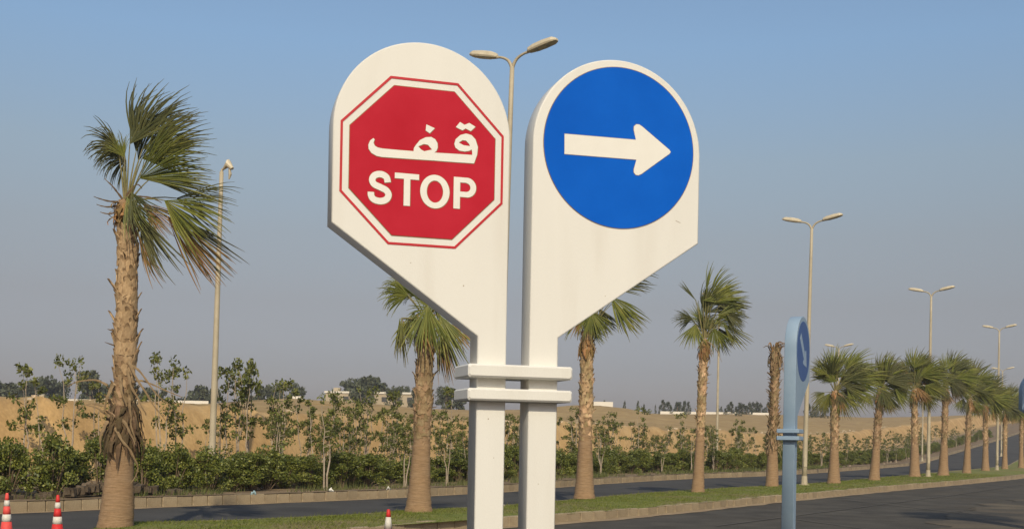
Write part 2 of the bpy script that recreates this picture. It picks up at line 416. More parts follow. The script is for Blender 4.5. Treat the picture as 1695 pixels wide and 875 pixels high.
r = random.Random(31); mb = MB()
for _ in range(700):
    s = r.uniform(18, 190); o = r.choice([r.uniform(10.8, 12.2), r.uniform(10.8, 12.2), r.uniform(8.6, 9.4), r.uniform(1.0, 8.5)])
    if noise.noise(Vector((s*.12, 0, 4))) < -.1: continue
    p, tg, n = C3.at(s); q = p+n*o; z = land(0, 0, s, o); k = r.uniform(.03, .11)
    vs = [Vector((q.x+a*k*r.uniform(.6, 1.1), q.y+b*k*r.uniform(.6, 1.1), z+c*k*r.uniform(.3, .8))) for a in (-1, 1) for b in (-1, 1) for c in (-1, 1)]
    mb.add(vs, [(0,1,3,2),(4,6,7,5),(0,4,5,1),(2,3,7,6),(0,2,6,4),(1,5,7,3)])
M_stone = mat('pale_stone', [(.40,.33,.23),(.55,.47,.35)], 3, 5, .9, island=.25)
o_ = mb.obj('pale_stones', M_stone); struct(o_, 'stuff'); tag(o_, 'pale stones scattered along the lip and foot of the sand bank', 'stones')

# kerbs: single stones as far as they can be told apart, then one joined run
def kerb(line, name, s0, s_end, slen, side, wid=.16, h=.15, far=62):
    root = struct(link(name, None)); root.location = (0, 0, RZ)
    protos = []
    for v in range(4):
        m_ = MB(); box(m_, -slen/2+.008, slen/2-.008, 0, wid, -.05, h+R.uniform(-.006, .006), bev=.012)
        protos.append(m_.mesh('kerb_stone', M_kerb))
    s = s0; cnt = 0; run = []
    while s < s_end:
        p, tg, n = line.at(s+slen/2)
        if p.length < far and cnt < 290:
            o = link('kerb_stone', R.choice(protos), root)
            q = p+n*(R.uniform(-.010, .010)+(R.uniform(-.04, .0) if R.random() < .05 else 0))
            tiltz = R.gauss(0, .008)
            if side > 0: o.matrix_local = Matrix.Translation((q.x, q.y, R.uniform(-.012, .004))) @ Matrix.Rotation(math.atan2(tg.y, tg.x)+R.uniform(-.018, .018), 4, 'Z') @ Matrix.Rotation(tiltz, 4, 'Y')
            else:
                o.matrix_local = Matrix.Translation((q.x, q.y, 0)) @ Matrix.Rotation(math.atan2(-tg.y, -tg.x)+R.uniform(-.01, .01), 4, 'Z')
            cnt += 1; s += slen
        else: run.append(s); s += max(slen, .03*p.length)
    if run:
        m_ = MB(); prev = None; run.append(line.L)
        for s in run:
            p, tg, n = line.at(s); z = rise(p.y); sg = n*side*wid
            ring = [(p.x, p.y, z-.05), (p.x, p.y, z+h), (p.x+sg.x, p.y+sg.y, z+h), (p.x+sg.x, p.y+sg.y, z-.05)]
            m_.v += ring; m_.c += [0.0]*4
        for i in range(len(run)-1):
            for k in range(3):
                a = i*4+k; m_.f.append((a, a+1, a+5, a+4)); m_.m.append(0)
        struct(m_.obj('kerb_run', M_kerb, root), 'stuff')
    return root
kerb(C3, 'far_kerb', 14, C3.L, .42, 1, h=.25, far=66)
kerb(C1, 'median_kerb', 0, C1.L, .5, 1, wid=.17, h=.2, far=66)
kerb(C2, 'median_back_kerb', 0, C2.L, .5, -1, wid=.12, h=.19, far=20)
# sandy gutter below the median kerb, dusty edge of the near road, faint seams
mb = MB(); sg_ = [s for s in stations(C1, 0, 150, .35, .01)]
strip(mb, [C1.at(s)[0] for s in sg_], [C1.at(s)[0]-C1.at(s)[2]*(.34+.16*noise.noise(Vector((s*.9, 1, 2)))) for s in sg_], RZ+.010)
mb.f = [tuple(reversed(f)) for f in mb.f]
struct(mb.obj('sandy_gutter', M_dust))
mb = MB(); sg_ = [s for s in stations(C3, 12, 150, .35, .01)]
strip(mb, [C3.at(s)[0] for s in sg_], [C3.at(s)[0]-C3.at(s)[2]*(.28+.14*noise.noise(Vector((s*.9, 4, 2)))) for s in sg_], RZ+.013)
mb.f = [tuple(reversed(f)) for f in mb.f]
struct(mb.obj('far_gutter', M_dust))
mb = MB()
E = cr_open([(7.6,20.5),(9.1,25.0),(11.2,29.6),(14.2,35.0),(18.6,41.5),(26,50)], 30)
va = []; 
for i, p in enumerate(E):
    q = Vector((p[0]+.9*noise.noise(Vector((i*.11, 0, 0)))+.35*noise.noise(Vector((i*.5, 3, 0))), p[1])); va.append(q)
strip(mb, va, [v+Vector((9, -6)) for v in va], RZ+.009)
mb.f = [tuple(reversed(f)) for f in mb.f]
M_roaddust = mat('dusty_asphalt', [(.085,.068,.046),(.11,.088,.060),(.145,.118,.078)], .7, 8, 1.0, .006, 40, fine=(25,.2), big=(.45,(.05,.045,.038),.40,.62,.9))
struct(mb.obj('road_dust', M_roaddust))
for k, (a, b) in enumerate([((10.65,37.4),(12.0,30.3)), ((6.44,27.27),(7.64,23.16)), ((4.3,24.2),(16.5,43.0)), ((16.5,43),(27,60))]):
    mb = MB(); a = Vector(a); b = Vector(b); n = Vector((-(b-a).y, (b-a).x)).normalized()*.03
    P = [a.lerp(b, i/14)+n*1.0*noise.noise(Vector((i*.4, k, 0))) for i in range(15)]
    strip(mb, [p+n for p in P], [p-n for p in P], RZ+.014)
    struct(mb.obj('road_seam', M_seam))

# ------------------------------------------------------------------ the twin road sign
A_ = math.radians(16.9); S0 = Vector((-0.4275, 5.3, 0))
def sign_matrix(origin, ang):     # in-plane x -> along the face, y -> up, z -> out of the face towards the traffic
    ux = Vector((math.cos(ang), math.sin(ang), 0)); nz = Vector((math.sin(ang), -math.cos(ang), 0))
    m = Matrix((( ux.x, 0, nz.x, origin[0]), (ux.y, 0, nz.y, origin[1]), (0, 1, 0, 0), (0, 0, 0, 1)))
    return m
def octagon(R_, c):               # apothem
    r = R_/math.cos(PI/8); return [(c[0]+r*math.cos(PI/8+k*PI/4), c[1]+r*math.sin(PI/8+k*PI/4)) for k in range(8)]
LOC = Matrix.Identity(4)
def slab(name, loops, z0, z1, mat_, parent, bevel=0):
    me = fill_mesh(name, loops, z1-z0, Matrix.Translation((0, 0, (z0+z1)/2)), mat_, bevel)
    return link(name, me, parent)
sign = thing('road_sign', 'twin white road sign with red octagonal stop panel and blue disc with white arrow', 'road sign')
sign.matrix_world = sign_matrix(S0, A_)
TH = .137
p1 = [(.412, 2.0)]+[(.412, -.2), (.271, -.2), (.271, 1.982), (-.413, 2.46)]+list(reversed(arc(-.0005, 2.893, .4125, 0, 180, 48)))
p2 = [(.524, -.2), (.524, 2.0)]+list(reversed(arc(.954, 2.903, .430, 0, 180, 48)))[0:]+[(1.384, 2.482), (.667, 1.99), (.667, -.2)]
slab('sign_panel', [p1], -TH, 0, M_white, sign, .006)
slab('sign_panel', [p2], -TH, 0, M_white, sign, .006)
def bar(z0, z1):
    mb = MB(); box(mb, .213, .719, z0, z1, -TH-.066, .066, bev=.008); return mb.obj('crossbar', M_white, sign)
bar(1.789, 1.850); bar(1.683, 1.739)
OC = (0, 2.757)
# octagon: red outer line, cream ring, red field
of = slab('stop_border', [octagon(.380, OC), octagon(.369, OC)], .0, .0022, M_redline, sign)
slab('stop_field_edge', [octagon(.3405, OC), octagon(.330, OC)], 0, .0018, M_edge, sign)
sf = slab('stop_field', [octagon(.3375, OC)], 0, .003, M_red, sign)
BODY = [(-0.232,2.848),(-0.226,2.843),(-0.231,2.828),(-0.225,2.815),(-0.211,2.8075),(-0.188,2.805),(-0.12,2.805),(-0.047,2.806),(-0.045,2.821),(-0.035,2.837),(-0.018,2.859),(0.008,2.874),(0.034,2.878),(0.053,2.869),(0.064,2.852),(0.065,2.832),(0.059,2.816),(0.050,2.808),(0.141,2.811),(0.229,2.813),(0.2285,2.827),(0.226,2.838),(0.214,2.831),(0.193,2.826),(0.167,2.828),(0.149,2.84),(0.143,2.856),(0.149,2.878),(0.17,2.899),(0.198,2.909),(0.224,2.904),(0.243,2.886),(0.255,2.852),(0.252,2.817),(0.238,2.775),(0.141,2.773),(0.048,2.772),(-0.079,2.769),(-0.193,2.767),(-0.216,2.770),(-0.239,2.781),(-0.252,2.798),(-0.254,2.817),(-0.246,2.836)]
FH = [(-0.025,2.83),(0.0,2.843),(0.02,2.841),(0.039,2.821),(0.003,2.81),(-0.012,2.816)]
QH = [(0.164,2.864),(0.181,2.877),(0.198,2.877),(0.213,2.863),(0.218,2.853),(0.187,2.854)]
FD = [(0.010,2.933),(0.050,2.919),(0.027,2.894),(0.008,2.905)]
QD = [(0.168,2.959),(0.190,2.948),(0.212,2.959),(0.242,2.944),(0.220,2.922),(0.195,2.932),(0.18,2.922),(0.149,2.934)]
def ringpath(cl, w0, n=6):
    P = [Vector(p) for p in cr_open(cl, n)]; l = []; r = []
    for i, p in enumerate(P):
        t = (P[min(i+1, len(P)-1)]-P[max(0, i-1)]).normalized(); nn = Vector((-t.y, t.x))*w0/2
        l.append(tuple(p+nn)); r.append(tuple(p-nn))
    return l+r[::-1]
SC = [(-.163,2.655),(-.168,2.676),(-.185,2.6875),(-.206,2.6885),(-.226,2.679),(-.2335,2.660),(-.224,2.642),(-.197,2.631),(-.170,2.619),(-.1585,2.601),(-.165,2.581),(-.184,2.570),(-.207,2.5685),(-.228,2.576),(-.2375,2.591),(-.2385,2.606)]
Sx = ringpath(SC, .0285)
T_ = [(-.131,2.702),(-.019,2.702),(-.019,2.677),(-.0595,2.677),(-.0595,2.556),(-.0885,2.556),(-.0885,2.677),(-.131,2.677)]
O_ = [(.056+.0685*math.cos(t*PI/20), 2.6305+.0765*math.sin(t*PI/20)) for t in range(40)]
Oh = [(.056+.0385*math.cos(t*PI/20), 2.6305+.0505*math.sin(t*PI/20)) for t in range(40)]
P_ = [(.144,2.706),(.205,2.706)]+arc(.205,2.661,.0455,80,-80,12)+[(.205,2.616),(.174,2.616),(.174,2.561),(.144,2.561)]
Ph = [(.174,2.6825),(.203,2.6825)]+arc(.203,2.661,.0205,80,-80,8)+[(.203,2.6405),(.174,2.6405)]
def grow(lp, d):     # offset an outline outwards by d for the dark edge under each letter
    a = sum(lp[i-1][0]*lp[i][1]-lp[i][0]*lp[i-1][1] for i in range(len(lp)))
    sg = 1 if a > 0 else -1; r = []
    for i in range(len(lp)):
        p0, p1_, p2_ = Vector(lp[i-1]), Vector(lp[i]), Vector(lp[(i+1) % len(lp)])
        t = (p2_-p0)
        if t.length < 1e-7: r.append(lp[i]); continue
        t.normalize(); r.append(tuple(p1_+Vector((t.y, -t.x))*d*sg))
    return r
for nm, loops in (('arabic_word', [BODY, FH, QH]), ('arabic_dot', [FD]), ('arabic_dot', [QD]), ('letter', [Sx]), ('letter', [T_]), ('letter', [O_, Oh]), ('letter', [P_, Ph])):
    back = [grow(loops[0], .0022)]+[grow(h, -.0022) for h in loops[1:]]
    slab(nm+'_edge', [[(x+.0008, y-.0008) for x, y in lp] for lp in back], .0030, .0036, M_edge, sf)
    slab(nm, loops, .0030, .0048, M_letter, sf)
DC = (.961, 2.912)
disc = slab('blue_disc', [[(DC[0]+.3845*math.cos(k*PI/48), DC[1]+.3845*math.sin(k*PI/48)) for k in range(96)]], 0, .003, M_blue, sign)
slab('disc_edge', [[(DC[0]+.3875*math.cos(k*PI/48), DC[1]+.3875*math.sin(k*PI/48)) for k in range(96)], [(DC[0]+.380*math.cos(k*PI/48), DC[1]+.380*math.sin(k*PI/48)) for k in range(96)]], 0, .0018, M_edge, sign)
AR = [(.678,2.953),(1.042,2.958),(1.030,3.006),(1.031,3.022),(1.043,3.033),(1.058,3.033),(1.072,3.026),(1.219,2.925),(1.225,2.916),(1.219,2.907),(1.074,2.797),(1.058,2.789),(1.044,2.790),(1.034,2.802),(1.034,2.816),(1.046,2.863),(.679,2.858)]
slab('arrow', [AR], .003, .0048, M_letter, disc)
slab('arrow_edge', [grow(AR, .002)], .003, .0036, M_edge, disc)
mb = MB(); box(mb, 1.26, 1.285, 2.585, 2.5865, 0, .001); mb.v = [(v[0], v[1]-(v[0]-1.26)*.35, v[2]) for v in mb.v]; mb.obj('scratch', M_edge, sign)
for (px, py, r_) in ((.330, 1.60, .003), (-.05, 2.30, .002), (.36, 1.42, .002), (.2, 2.21, .003), (.58, 1.3, .002), (.9, 2.2, .002)):
    mb = MB(); tube(mb, [(px, py, 0), (px, py, .0012)], [r_, r_*.7], 6); mb.obj('rust_spot', M_edge, sign)

# ------------------------------------------------------------------ pale blue signs further on
def blue_sign(origin, ang, label, mirror=False, plain=False):
    t = thing('road_sign', label, 'road sign'); 
    t.matrix_world = sign_matrix(origin, ang)
    sgn = -1 if mirror else 1
    def mx(lp): return [(sgn*x, y) for x, y in lp]
    th = .15
    out_ = [(0, -.2), (0, 2.72)]+list(reversed(arc(.43, 2.74, .43, 0, 180, 40)))+[(.86, 2.36), (.15, 1.88), (.15, -.2)]
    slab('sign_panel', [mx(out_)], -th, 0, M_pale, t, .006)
    for z0, z1 in ((1.66, 1.712), (1.57, 1.622)):
        mb = MB(); x0, x1 = (-.07, .22) if not mirror else (-.22, .07)
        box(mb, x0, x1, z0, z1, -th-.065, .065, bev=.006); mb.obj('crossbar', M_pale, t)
    if plain: return t
    c = (sgn*.43, 2.72)
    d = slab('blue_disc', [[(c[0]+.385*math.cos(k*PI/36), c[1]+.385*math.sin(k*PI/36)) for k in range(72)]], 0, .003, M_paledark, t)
    if True:
        q = -PI/4; ca, sa = math.cos(q), math.sin(q)
        A2 = [((x-.95)*ca-(y-2.911)*sa+c[0], (x-.95)*sa+(y-2.911)*ca+c[1]) for x, y in AR]
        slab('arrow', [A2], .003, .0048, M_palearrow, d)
    return t
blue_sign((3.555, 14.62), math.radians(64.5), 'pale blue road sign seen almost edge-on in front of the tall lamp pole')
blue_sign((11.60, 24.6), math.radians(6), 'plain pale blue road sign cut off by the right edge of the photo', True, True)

# ------------------------------------------------------------------ traffic cones
def cone(loc, label, red, tilt=0, group='traffic cones', bands=((.75, .645), (.645, .555), (.555, .43), (.43, .32), (.32, .035))):
    t = thing('traffic_cone', label, 'traffic cone', loc, R.uniform(0, 1), group)
    def r(z): return .022+(.75-z)*.118
    mb = MB(); box(mb, -.19, .19, -.19, .19, 0, .035, bev=.01); mb.obj('base', M_coneblk, t)
    for i, (a, b) in enumerate(bands):
        mb = MB(); k = .0015 if i % 2 else 0
        pts = [(0, 0, b), (0, 0, (a+b)/2), (0, 0, a)]; rr = [r(b)+k, r((a+b)/2)+k, r(a)+k]
        if i == 0: pts += [(0, 0, a+.008)]; rr[-1] = r(a); rr += [r(a)*.7]
        tube(mb, pts, rr, 24)
        mb.obj(('tip' if i == 0 else 'reflective_band' if i % 2 else 'cone_body'), red if i % 2 == 0 else M_conew, t, True)
    return t
cone((-7.76, 17.9, -.198), 'faded red and white traffic cone at the very left edge', M_coneorange)
cone((-6.86, 17.6, -.198), 'bright red and white traffic cone left of the tall ragged palm', M_conered)
cone((-1.63, 15.5, -.198), 'traffic cone with a plain red tip standing before the median grass', M_conered, bands=((.75, .655), (.655, .50), (.50, .40), (.40, .29), (.29, .035)))

# ------------------------------------------------------------------ street lamps
def head(parent, base, d):
    """flattened cobra head: base point, outward unit direction"""
    hd = MB(); up = Vector((0, 0, 1)); side = d.cross(up).normalized(); upn = side.cross(d).normalized()
    L_ = .66; base = base-d*.04
    prof_ = [(0, .045, .04, .03), (.04, .09, .08, .07), (.18, .12, .11, .09), (.42, .14, .115, .10), (.66, .13, .10, .08), (.74, .09, .06, .05), (.77, .05, .035, .03)]
    n = 10; vs = []; fs = []
    for (a, wd, hu, hd_) in prof_:
        for k in range(n):
            q = 2*PI*k/n; c, s_ = math.cos(q), math.sin(q)
            sc_ = hu if s_ > 0 else hd_*.55
            vs.append(base+d*a+side*(wd*math.copysign(abs(c)**.7, c))+upn*(sc_*math.copysign(abs(s_)**.7, s_)))
    for i in range(len(prof_)-1):
        for k in range(n): fs.append((i*n+k, i*n+(k+1) % n, (i+1)*n+(k+1) % n, (i+1)*n+k))
    fs += [tuple(range(n-1, -1, -1)), tuple(range((len(prof_)-1)*n, len(prof_)*n))]
    hd.add(vs, fs); h = hd.obj('lamp_head', M_head, parent)
    gl = MB(); vs = []
    m_ = []
    for (a, wd) in ((.20, .075), (.26, .088), (.50, .085), (.57, .07)):
        for sgn in (-1, 1): m_.append(base+d*a+side*wd*sgn)
    lo = [p-upn*.028 for p in m_]; hi = [p-upn*.050 for p in m_]
    gl.add(lo+hi, [(8+0,8+1,8+3,8+2),(8+2,8+3,8+5,8+4),(8+4,8+5,8+7,8+6),(0,1,9,8),(6,14,15,7),(0,8,10,2),(2,10,12,4),(4,12,14,6),(1,3,11,9),(3,5,13,11),(5,7,15,13)])
    gl.obj('lens', M_glass, h)
    br = MB(); tube(br, [base-d*.06-upn*.01, base+d*.10-upn*.02], .03, 8); br.obj('clamp', M_lamp, h)
def lamp(loc, H, label, ang=-.56, lean=(0, 0), r0=.095, r1=.052, group='twin street lamps', arms=(1, -1), tall=True):
    t = thing('street_lamp', label, 'street lamp', loc, 0, group)
    if lean != (0, 0): t.rotation_euler = (lean[1], lean[0], 0)
    m_ = MB(); n = 9
    tube(m_, [(0, 0, H*k/n) for k in range(n+1)], [r0+(r1-r0)*k/n for k in range(n+1)], 12); m_.obj('pole', M_lamp, t, True)
    m_ = MB(); tube(m_, [(0, 0, -.02), (0, 0, .03)], [.2, .2], 8); tube(m_, [(0, 0, .03), (0, 0, .35)], [r0+.03, r0+.008], 10); m_.obj('base_flange', M_lamp, t)
    m_ = MB(); box(m_, -.055, .055, -r0-.012, -r0+.03, .7, 1.05); m_.obj('access_door', M_lamp, t)
    for s_ in arms:
        d = Vector((math.cos(ang)*s_, math.sin(ang)*s_, 0))
        P = [Vector((0, 0, H-.12)), Vector((0, 0, H))+d*.02, d*.10+Vector((0, 0, H+.14)), d*.24+Vector((0, 0, H+.23)), d*.45+Vector((0, 0, H+.29))]
        P = [Vector(p) for p in cr_open([tuple(p) for p in P], 4)]
        m_ = MB(); tube(m_, P, [.045-.018*i/(len(P)-1) for i in range(len(P))], 8); m_.obj('arm', M_lamp, t, True)
        head(t, P[-1]-d*.0, (d+Vector((0, 0, .20))).normalized())
    return t
lamp((-.33, 26.5, .02), 10.0, 'tallest twin street lamp rising behind the stop sign', lean=(.018, 0))
lamp((11.14, 44.21, .02), 9.75, 'twin street lamp behind the pale blue edge-on sign', r0=.10, r1=.055, lean=(.012, 0))
lamp((21.73, 60.63, .02), 9.4, 'twin street lamp among the palms, second from the right edge', r0=.10, r1=.055)
lamp((34.88, 83.54, .02), 9.95, 'twin street lamp nearest the right edge of the photo', r0=.10, r1=.055)
lamp((49.5, 109.5, .55), 9.9, 'faint twin street lamp outside the right edge', r0=.10, r1=.055)
# lamps of the far verge
lamp((3.9, 62.6, .1), 10.2, 'thin far street lamp seen below the arrow sign beside the second palm crown', r0=.085, r1=.05)
lamp((12.5, 70.9, .1), 10.2, 'thin far street lamp rising behind the tall windblown median palm', r0=.085, r1=.05)
lamp((26.3, 94, .02), 9.3, 'far street lamp whose heads show above the round palm right of the blue sign', r0=.085, r1=.05)
lamp((38.3, 108.5, .3), 7.8, 'far street lamp pole mostly hidden by the row of palm crowns', r0=.085, r1=.05)
lamp((52.2, 124, .8), 9.0, 'small far street lamp head above the last palm crowns', r0=.085, r1=.05)
# the damaged lamp on the left
t = thing('street_lamp', 'damaged street lamp with one crooked head right of the tall ragged palm', 'street lamp', (-8.78, 34.0, .1)); t.rotation_euler = (0, .016, 0)
m_ = MB(); tube(m_, [(0, 0, 9.1*k/9) for k in range(10)], [.105-.045*k/9 for k in range(10)], 12); m_.obj('pole', M_lamp, t, True)
m_ = MB(); tube(m_, [(0, 0, 9.1), (.02, 0, 9.17), (.10, -.05, 9.20)], [.045, .04, .035], 8); m_.obj('arm', M_lamp, t)
m_ = MB(); tube(m_, [(.08, -.05, 9.20), (.22, -.12, 9.33), (.36, -.2, 9.16)], [.04, .12, .05], 8); h_ = m_.obj('lamp_head', M_head, t)
m_ = MB(); tube(m_, [(.26, -.15, 9.22), (.29, -.15, 9.0), (.26, -.15, 8.86)], [.03, .05, .02], 6); m_.obj('hanging_ballast', M_lamp, h_)

# ------------------------------------------------------------------ palms
WIND = Vector((1.0, .1, -.05))
def frond(parent, org, hast, ang, L_, spread, droop=.5, wind=.5, m=None, brown=0.0, ay=0.0, nseg=26, seed=0, tilt=0.0, pw=.016, name='frond'):
    """fan leaf: petiole from org to hast, fan axis at ang (deg) in the xz plane with depth component ay"""
    r = random.Random(seed*7919+13); mb = MB()
    org = Vector(org); hast = Vector(hast); a = math.radians(ang)
    ax = Vector((math.cos(a), ay, math.sin(a))).normalized()
    nrm = Vector((tilt*math.sin(a), -1, -tilt*math.cos(a)+.15)).normalized(); side = ax.cross(nrm).normalized(); nrm = side.cross(ax).normalized()
    mid = (org+hast)/2+Vector((0, 0, .12*(hast-org).length))
    P = [org.lerp(mid, t).lerp(mid.lerp(hast, t), t) for t in (0, .25, .5, .75, 1)]
    tube(mb, P, [pw, pw*.9, pw*.75, pw*.6, pw*.5], 5, True, 0.0, 1)
    sp = math.radians(spread); ns = nseg; dth = 2*sp/ns; STEPS = 7
    for i in range(ns):
        th = -sp+dth*(i+.5)+r.uniform(-.35, .35)*dth
        d = (ax*math.cos(th)+side*math.sin(th)+nrm*(r.uniform(-.10, .10)+.22*math.sin(th*2.1+seed))).normalized()
        Ls = L_*(.80+.20*math.cos(th))*r.uniform(.74, 1.10)
        p = hast.copy(); pts = []; step = Ls/STEPS
        dr = droop*r.uniform(.3, 1.8); wd = wind*r.uniform(.4, 1.7); tw = r.uniform(-.6, .6)
        fold = nrm*(.10 if i % 2 else -.10)
        for k in range(STEPS+1):
            t = k/STEPS; pts.append(p.copy())
            f = t*t*1.5
            d = (d+(WIND*wd+Vector((0, 0, -1))*dr+nrm*tw*.3)*f*.28).normalized()
            p = p+d*step
        vs = []; cs = []
        for k, q in enumerate(pts):
            t = k/STEPS; rad_ = Ls*t
            tg = (pts[min(k+1, STEPS)]-pts[max(k-1, 0)]).normalized()
            wv = tg.cross(nrm).normalized()
            if t <= .5: wid = max(.006, rad_*dth*1.35)
            else: wid = max(.0045, .55*Ls*dth*1.35*max(0, 1-(t-.5)/.5)**.6*.9)
            ridge = nrm*wid*.35
            vs += [q-wv*wid/2, q+ridge, q+wv*wid/2]
            tc_ = min(1, max(0, (t-.72)*1.6*r.uniform(.3, 1.3))+brown*(.3+.7*t)*r.uniform(.6, 1.2)); cs += [tc_]*3
        fs = []
        for k in range(STEPS):
            b = k*3; fs += [(b, b+1, b+4, b+3), (b+1, b+2, b+5, b+4)]
        mb.add(vs, fs, cs)
    return mb.obj(name, [m or M_fr, M_pet], parent)

def boot_mesh(w_, h_, seed, out=.05):
    """one split leaf base: a curved tongue that stands off the trunk (local x across, z up, -y out)"""
    r = random.Random(seed); mb = MB(); rows = 4
    vs = []; cs = []
    for k in range(rows+1):
        t = k/rows; wd = w_*(1-.75*t**1.3)/2; o = -out*(.15+t*t*1.0)-.006; sk = r.uniform(-.12, .12)*w_*t
        for j, u in enumerate((-1, -.35, .35, 1)):
            vs.append((u*wd+sk, o+abs(u)*.025*(1-t*.3), h_*t+(.0 if abs(u) < .5 else -.02)))
            cs.append(.75*max(0, (abs(u)-.6))*1.2*r.uniform(.3, 1) + (.7 if k == rows else 0))
    fs = []
    for k in range(rows):
        for j in range(3): a = k*4+j; fs.append((a, a+1, a+5, a+4))
    n = len(vs); tk = .014
    vs2 = [(x, y+tk, z) for x, y, z in vs]; 
    fs2 = [tuple(reversed([i+n for i in f])) for f in fs]
    b = list(range(0, 4))+[4*k+3 for k in range(1, rows+1)]+[4*rows+2, 4*rows+1, 4*rows]+[4*k for k in range(rows-1, 0, -1)]
    rim = [(b[(i+1) % len(b)], b[i], b[i]+n, b[(i+1) % len(b)]+n) for i in range(len(b))]
    mb.add(vs+vs2, fs+fs2+rim, cs+cs); return mb

def trunk_pt(path, z):
    """path: list of (z, x, y, r)"""
    for a, b in zip(path, path[1:]):
        if z <= b[0]:
            t = max(0, (z-a[0])/(b[0]-a[0])); return Vector((a[1]+(b[1]-a[1])*t, a[2]+(b[2]-a[2])*t, z)), a[3]+(b[3]-a[3])*t
    return Vector((path[-1][1], path[-1][2], z)), path[-1][3]
def trunk(parent, path, zb, seed, rough=.02, n=18):
    """lower ringed trunk as one skin, upper part a core under the leaf bases"""
    H = path[-1][0]; mb = MB(); K = int(H/.07); vs = []; fs = []
    for i in range(K+1):
        z = H*i/K; c, r = trunk_pt(path, z)
        if z > zb: r -= .02
        for k in range(n):
            q = 2*PI*k/n
            rr = r*(1+rough*2.2*noise.noise(Vector((math.cos(q)*1.3+seed, math.sin(q)*1.3, z*1.6)))+rough*.9*noise.noise(Vector((math.cos(q)*3+seed, math.sin(q)*3, z*14))))+(.006 if i % 2 else -.003)
            vs.append((c.x+rr*math.cos(q), c.y+rr*math.sin(q), z))
    for i in range(K):
        for k in range(n): fs.append((i*n+k, i*n+(k+1) % n, (i+1)*n+(k+1) % n, (i+1)*n+k))
    fs.append(tuple(range(K*n, K*n+n)))
    mb.add(vs, fs); return mb.obj('trunk', M_ring, parent, True)
def boots(parent, path, z0, z1, seed, w_=.15, h_=.2, dz=.085, ragged=.3, single=False, out=.045):
    r = random.Random(seed); big = MB(); z = z0; row = 0
    protos = [boot_mesh(w_, h_, k, out).mesh('leaf_base', M_boot) for k in range(5)] if single else None
    cnt = 0
    while z < z1:
        c, rad_ = trunk_pt(path, z); npr = max(5, int(2*PI*rad_/(w_*.72)))
        for k in range(npr):
            q = 2*PI*(k+.5*(row % 2))/npr+r.uniform(-.08, .08)+row*.06
            zz = z+r.uniform(-.02, .02); s_ = r.uniform(.8, 1.25)
            f_ = (z-z0)/max(.01, (z1-z0)*.22)
            if f_ < 1:
                if r.random() > .35+.65*f_: continue
                s_ *= .6+.4*f_; zz += r.uniform(-.12, .05)
            tl = r.gauss(0, .10)+(.35 if r.random() < ragged*.18 else 0)
            M = Matrix.Translation((c.x+(rad_-.012)*math.cos(q), c.y+(rad_-.012)*math.sin(q), zz)) @ Matrix.Rotation(q+PI/2, 4, 'Z') @ Matrix.Rotation(tl, 4, 'X') @ Matrix.Rotation(r.gauss(0, .10), 4, 'Y') @ Matrix.Scale(s_, 4)
            if single and math.sin(q) < .45 and cnt < 285:
                o = link('leaf_base', protos[r.randrange(5)], parent); o.matrix_local = M; cnt += 1
            else:
                b = boot_mesh(w_, h_, r.randrange(5), out); big.add([M @ Vector(v) for v in b.v], b.f, b.c)
            if r.random() < ragged*.10:      # a stub of old stalk sticking out
                d = Vector((math.cos(q), math.sin(q), .25)); p0 = Vector((c.x, c.y, zz))+d*rad_
                tube(big, [p0, p0+d*.07, p0+d*r.uniform(.10, .17)], [.014, .010, .004], 5, True, .8)
        z += dz; row += 1
    if big.v: 
        o = big.obj('leaf_bases', M_boot, parent); struct(o, 'stuff')

def skirt(parent, path, z0, z1, seed, n=60, ln=.35, m=None, flare=.06, name='dead_leaf_skirt'):
    """hanging dry strips round the trunk"""
    r = random.Random(seed); mb = MB()
    for k in range(n):
        q = r.uniform(0, 2*PI); z = r.uniform(z0, z1); c, rad_ = trunk_pt(path, z); d = Vector((math.cos(q), math.sin(q), 0)); tn = Vector((-d.y, d.x, 0))
        l_ = ln*r.uniform(.5, 1.2); w_ = r.uniform(.02, .055); p = c+d*(rad_-.005); f = flare*r.uniform(.3, 1.5); sw = r.uniform(-.4, .4)
        pts = [p, p+d*f*.8-Vector((0, 0, l_*.33))+tn*sw*.05, p+d*f-Vector((0, 0, l_*.66))+tn*sw*.12, p+d*f*r.uniform(.3, 1.3)-Vector((0, 0, l_))+tn*sw*.22]
        vs = []
        for i, t in enumerate(pts): ww = w_*(1, .9, .6, .1)[i]; vs += [t-tn*ww, t+d*.012, t+tn*ww]
        mb.add(vs, [f_ for i in range(3) for f_ in ((i*3, i*3+1, i*3+4, i*3+3), (i*3+1, i*3+2, i*3+5, i*3+4))])
    return struct(mb.obj(name, m or M_fibre, parent), 'stuff')
def strap(parent, pts, w0, seed=0, m=None, name='dead_stalk'):
    P = [Vector(p) for p in cr_open(pts, 5)]; mb = MB(); vs = []; cs = []
    n = len(P)
    for i, p in enumerate(P):
        t = (P[min(i+1, n-1)]-P[max(i-1, 0)]).normalized(); s_ = t.cross(Vector((0, -1, .2))).normalized(); w_ = w0*.85*(1-.75*i/(n-1))*(1+.2*math.sin(i*2.3+w0*90)); b = t.cross(s_); p = p+(b*.008*math.sin(i*.9)+s_*.005*math.sin(i*1.3))*(1 if w0 > .05 else .3)
        vs += [p-s_*w_/2, p+b*w_*.3, p+s_*w_/2, p-b*w_*.12]; cs += [i/(n-1)*.8]*4
    fs = []
    for i in range(n-1):
        for k in range(4): fs.append((i*4+k, i*4+(k+1) % 4, i*4+4+(k+1) % 4, i*4+4+k))
    mb.add(vs, fs, cs); return mb.obj(name, m or M_straw, parent)

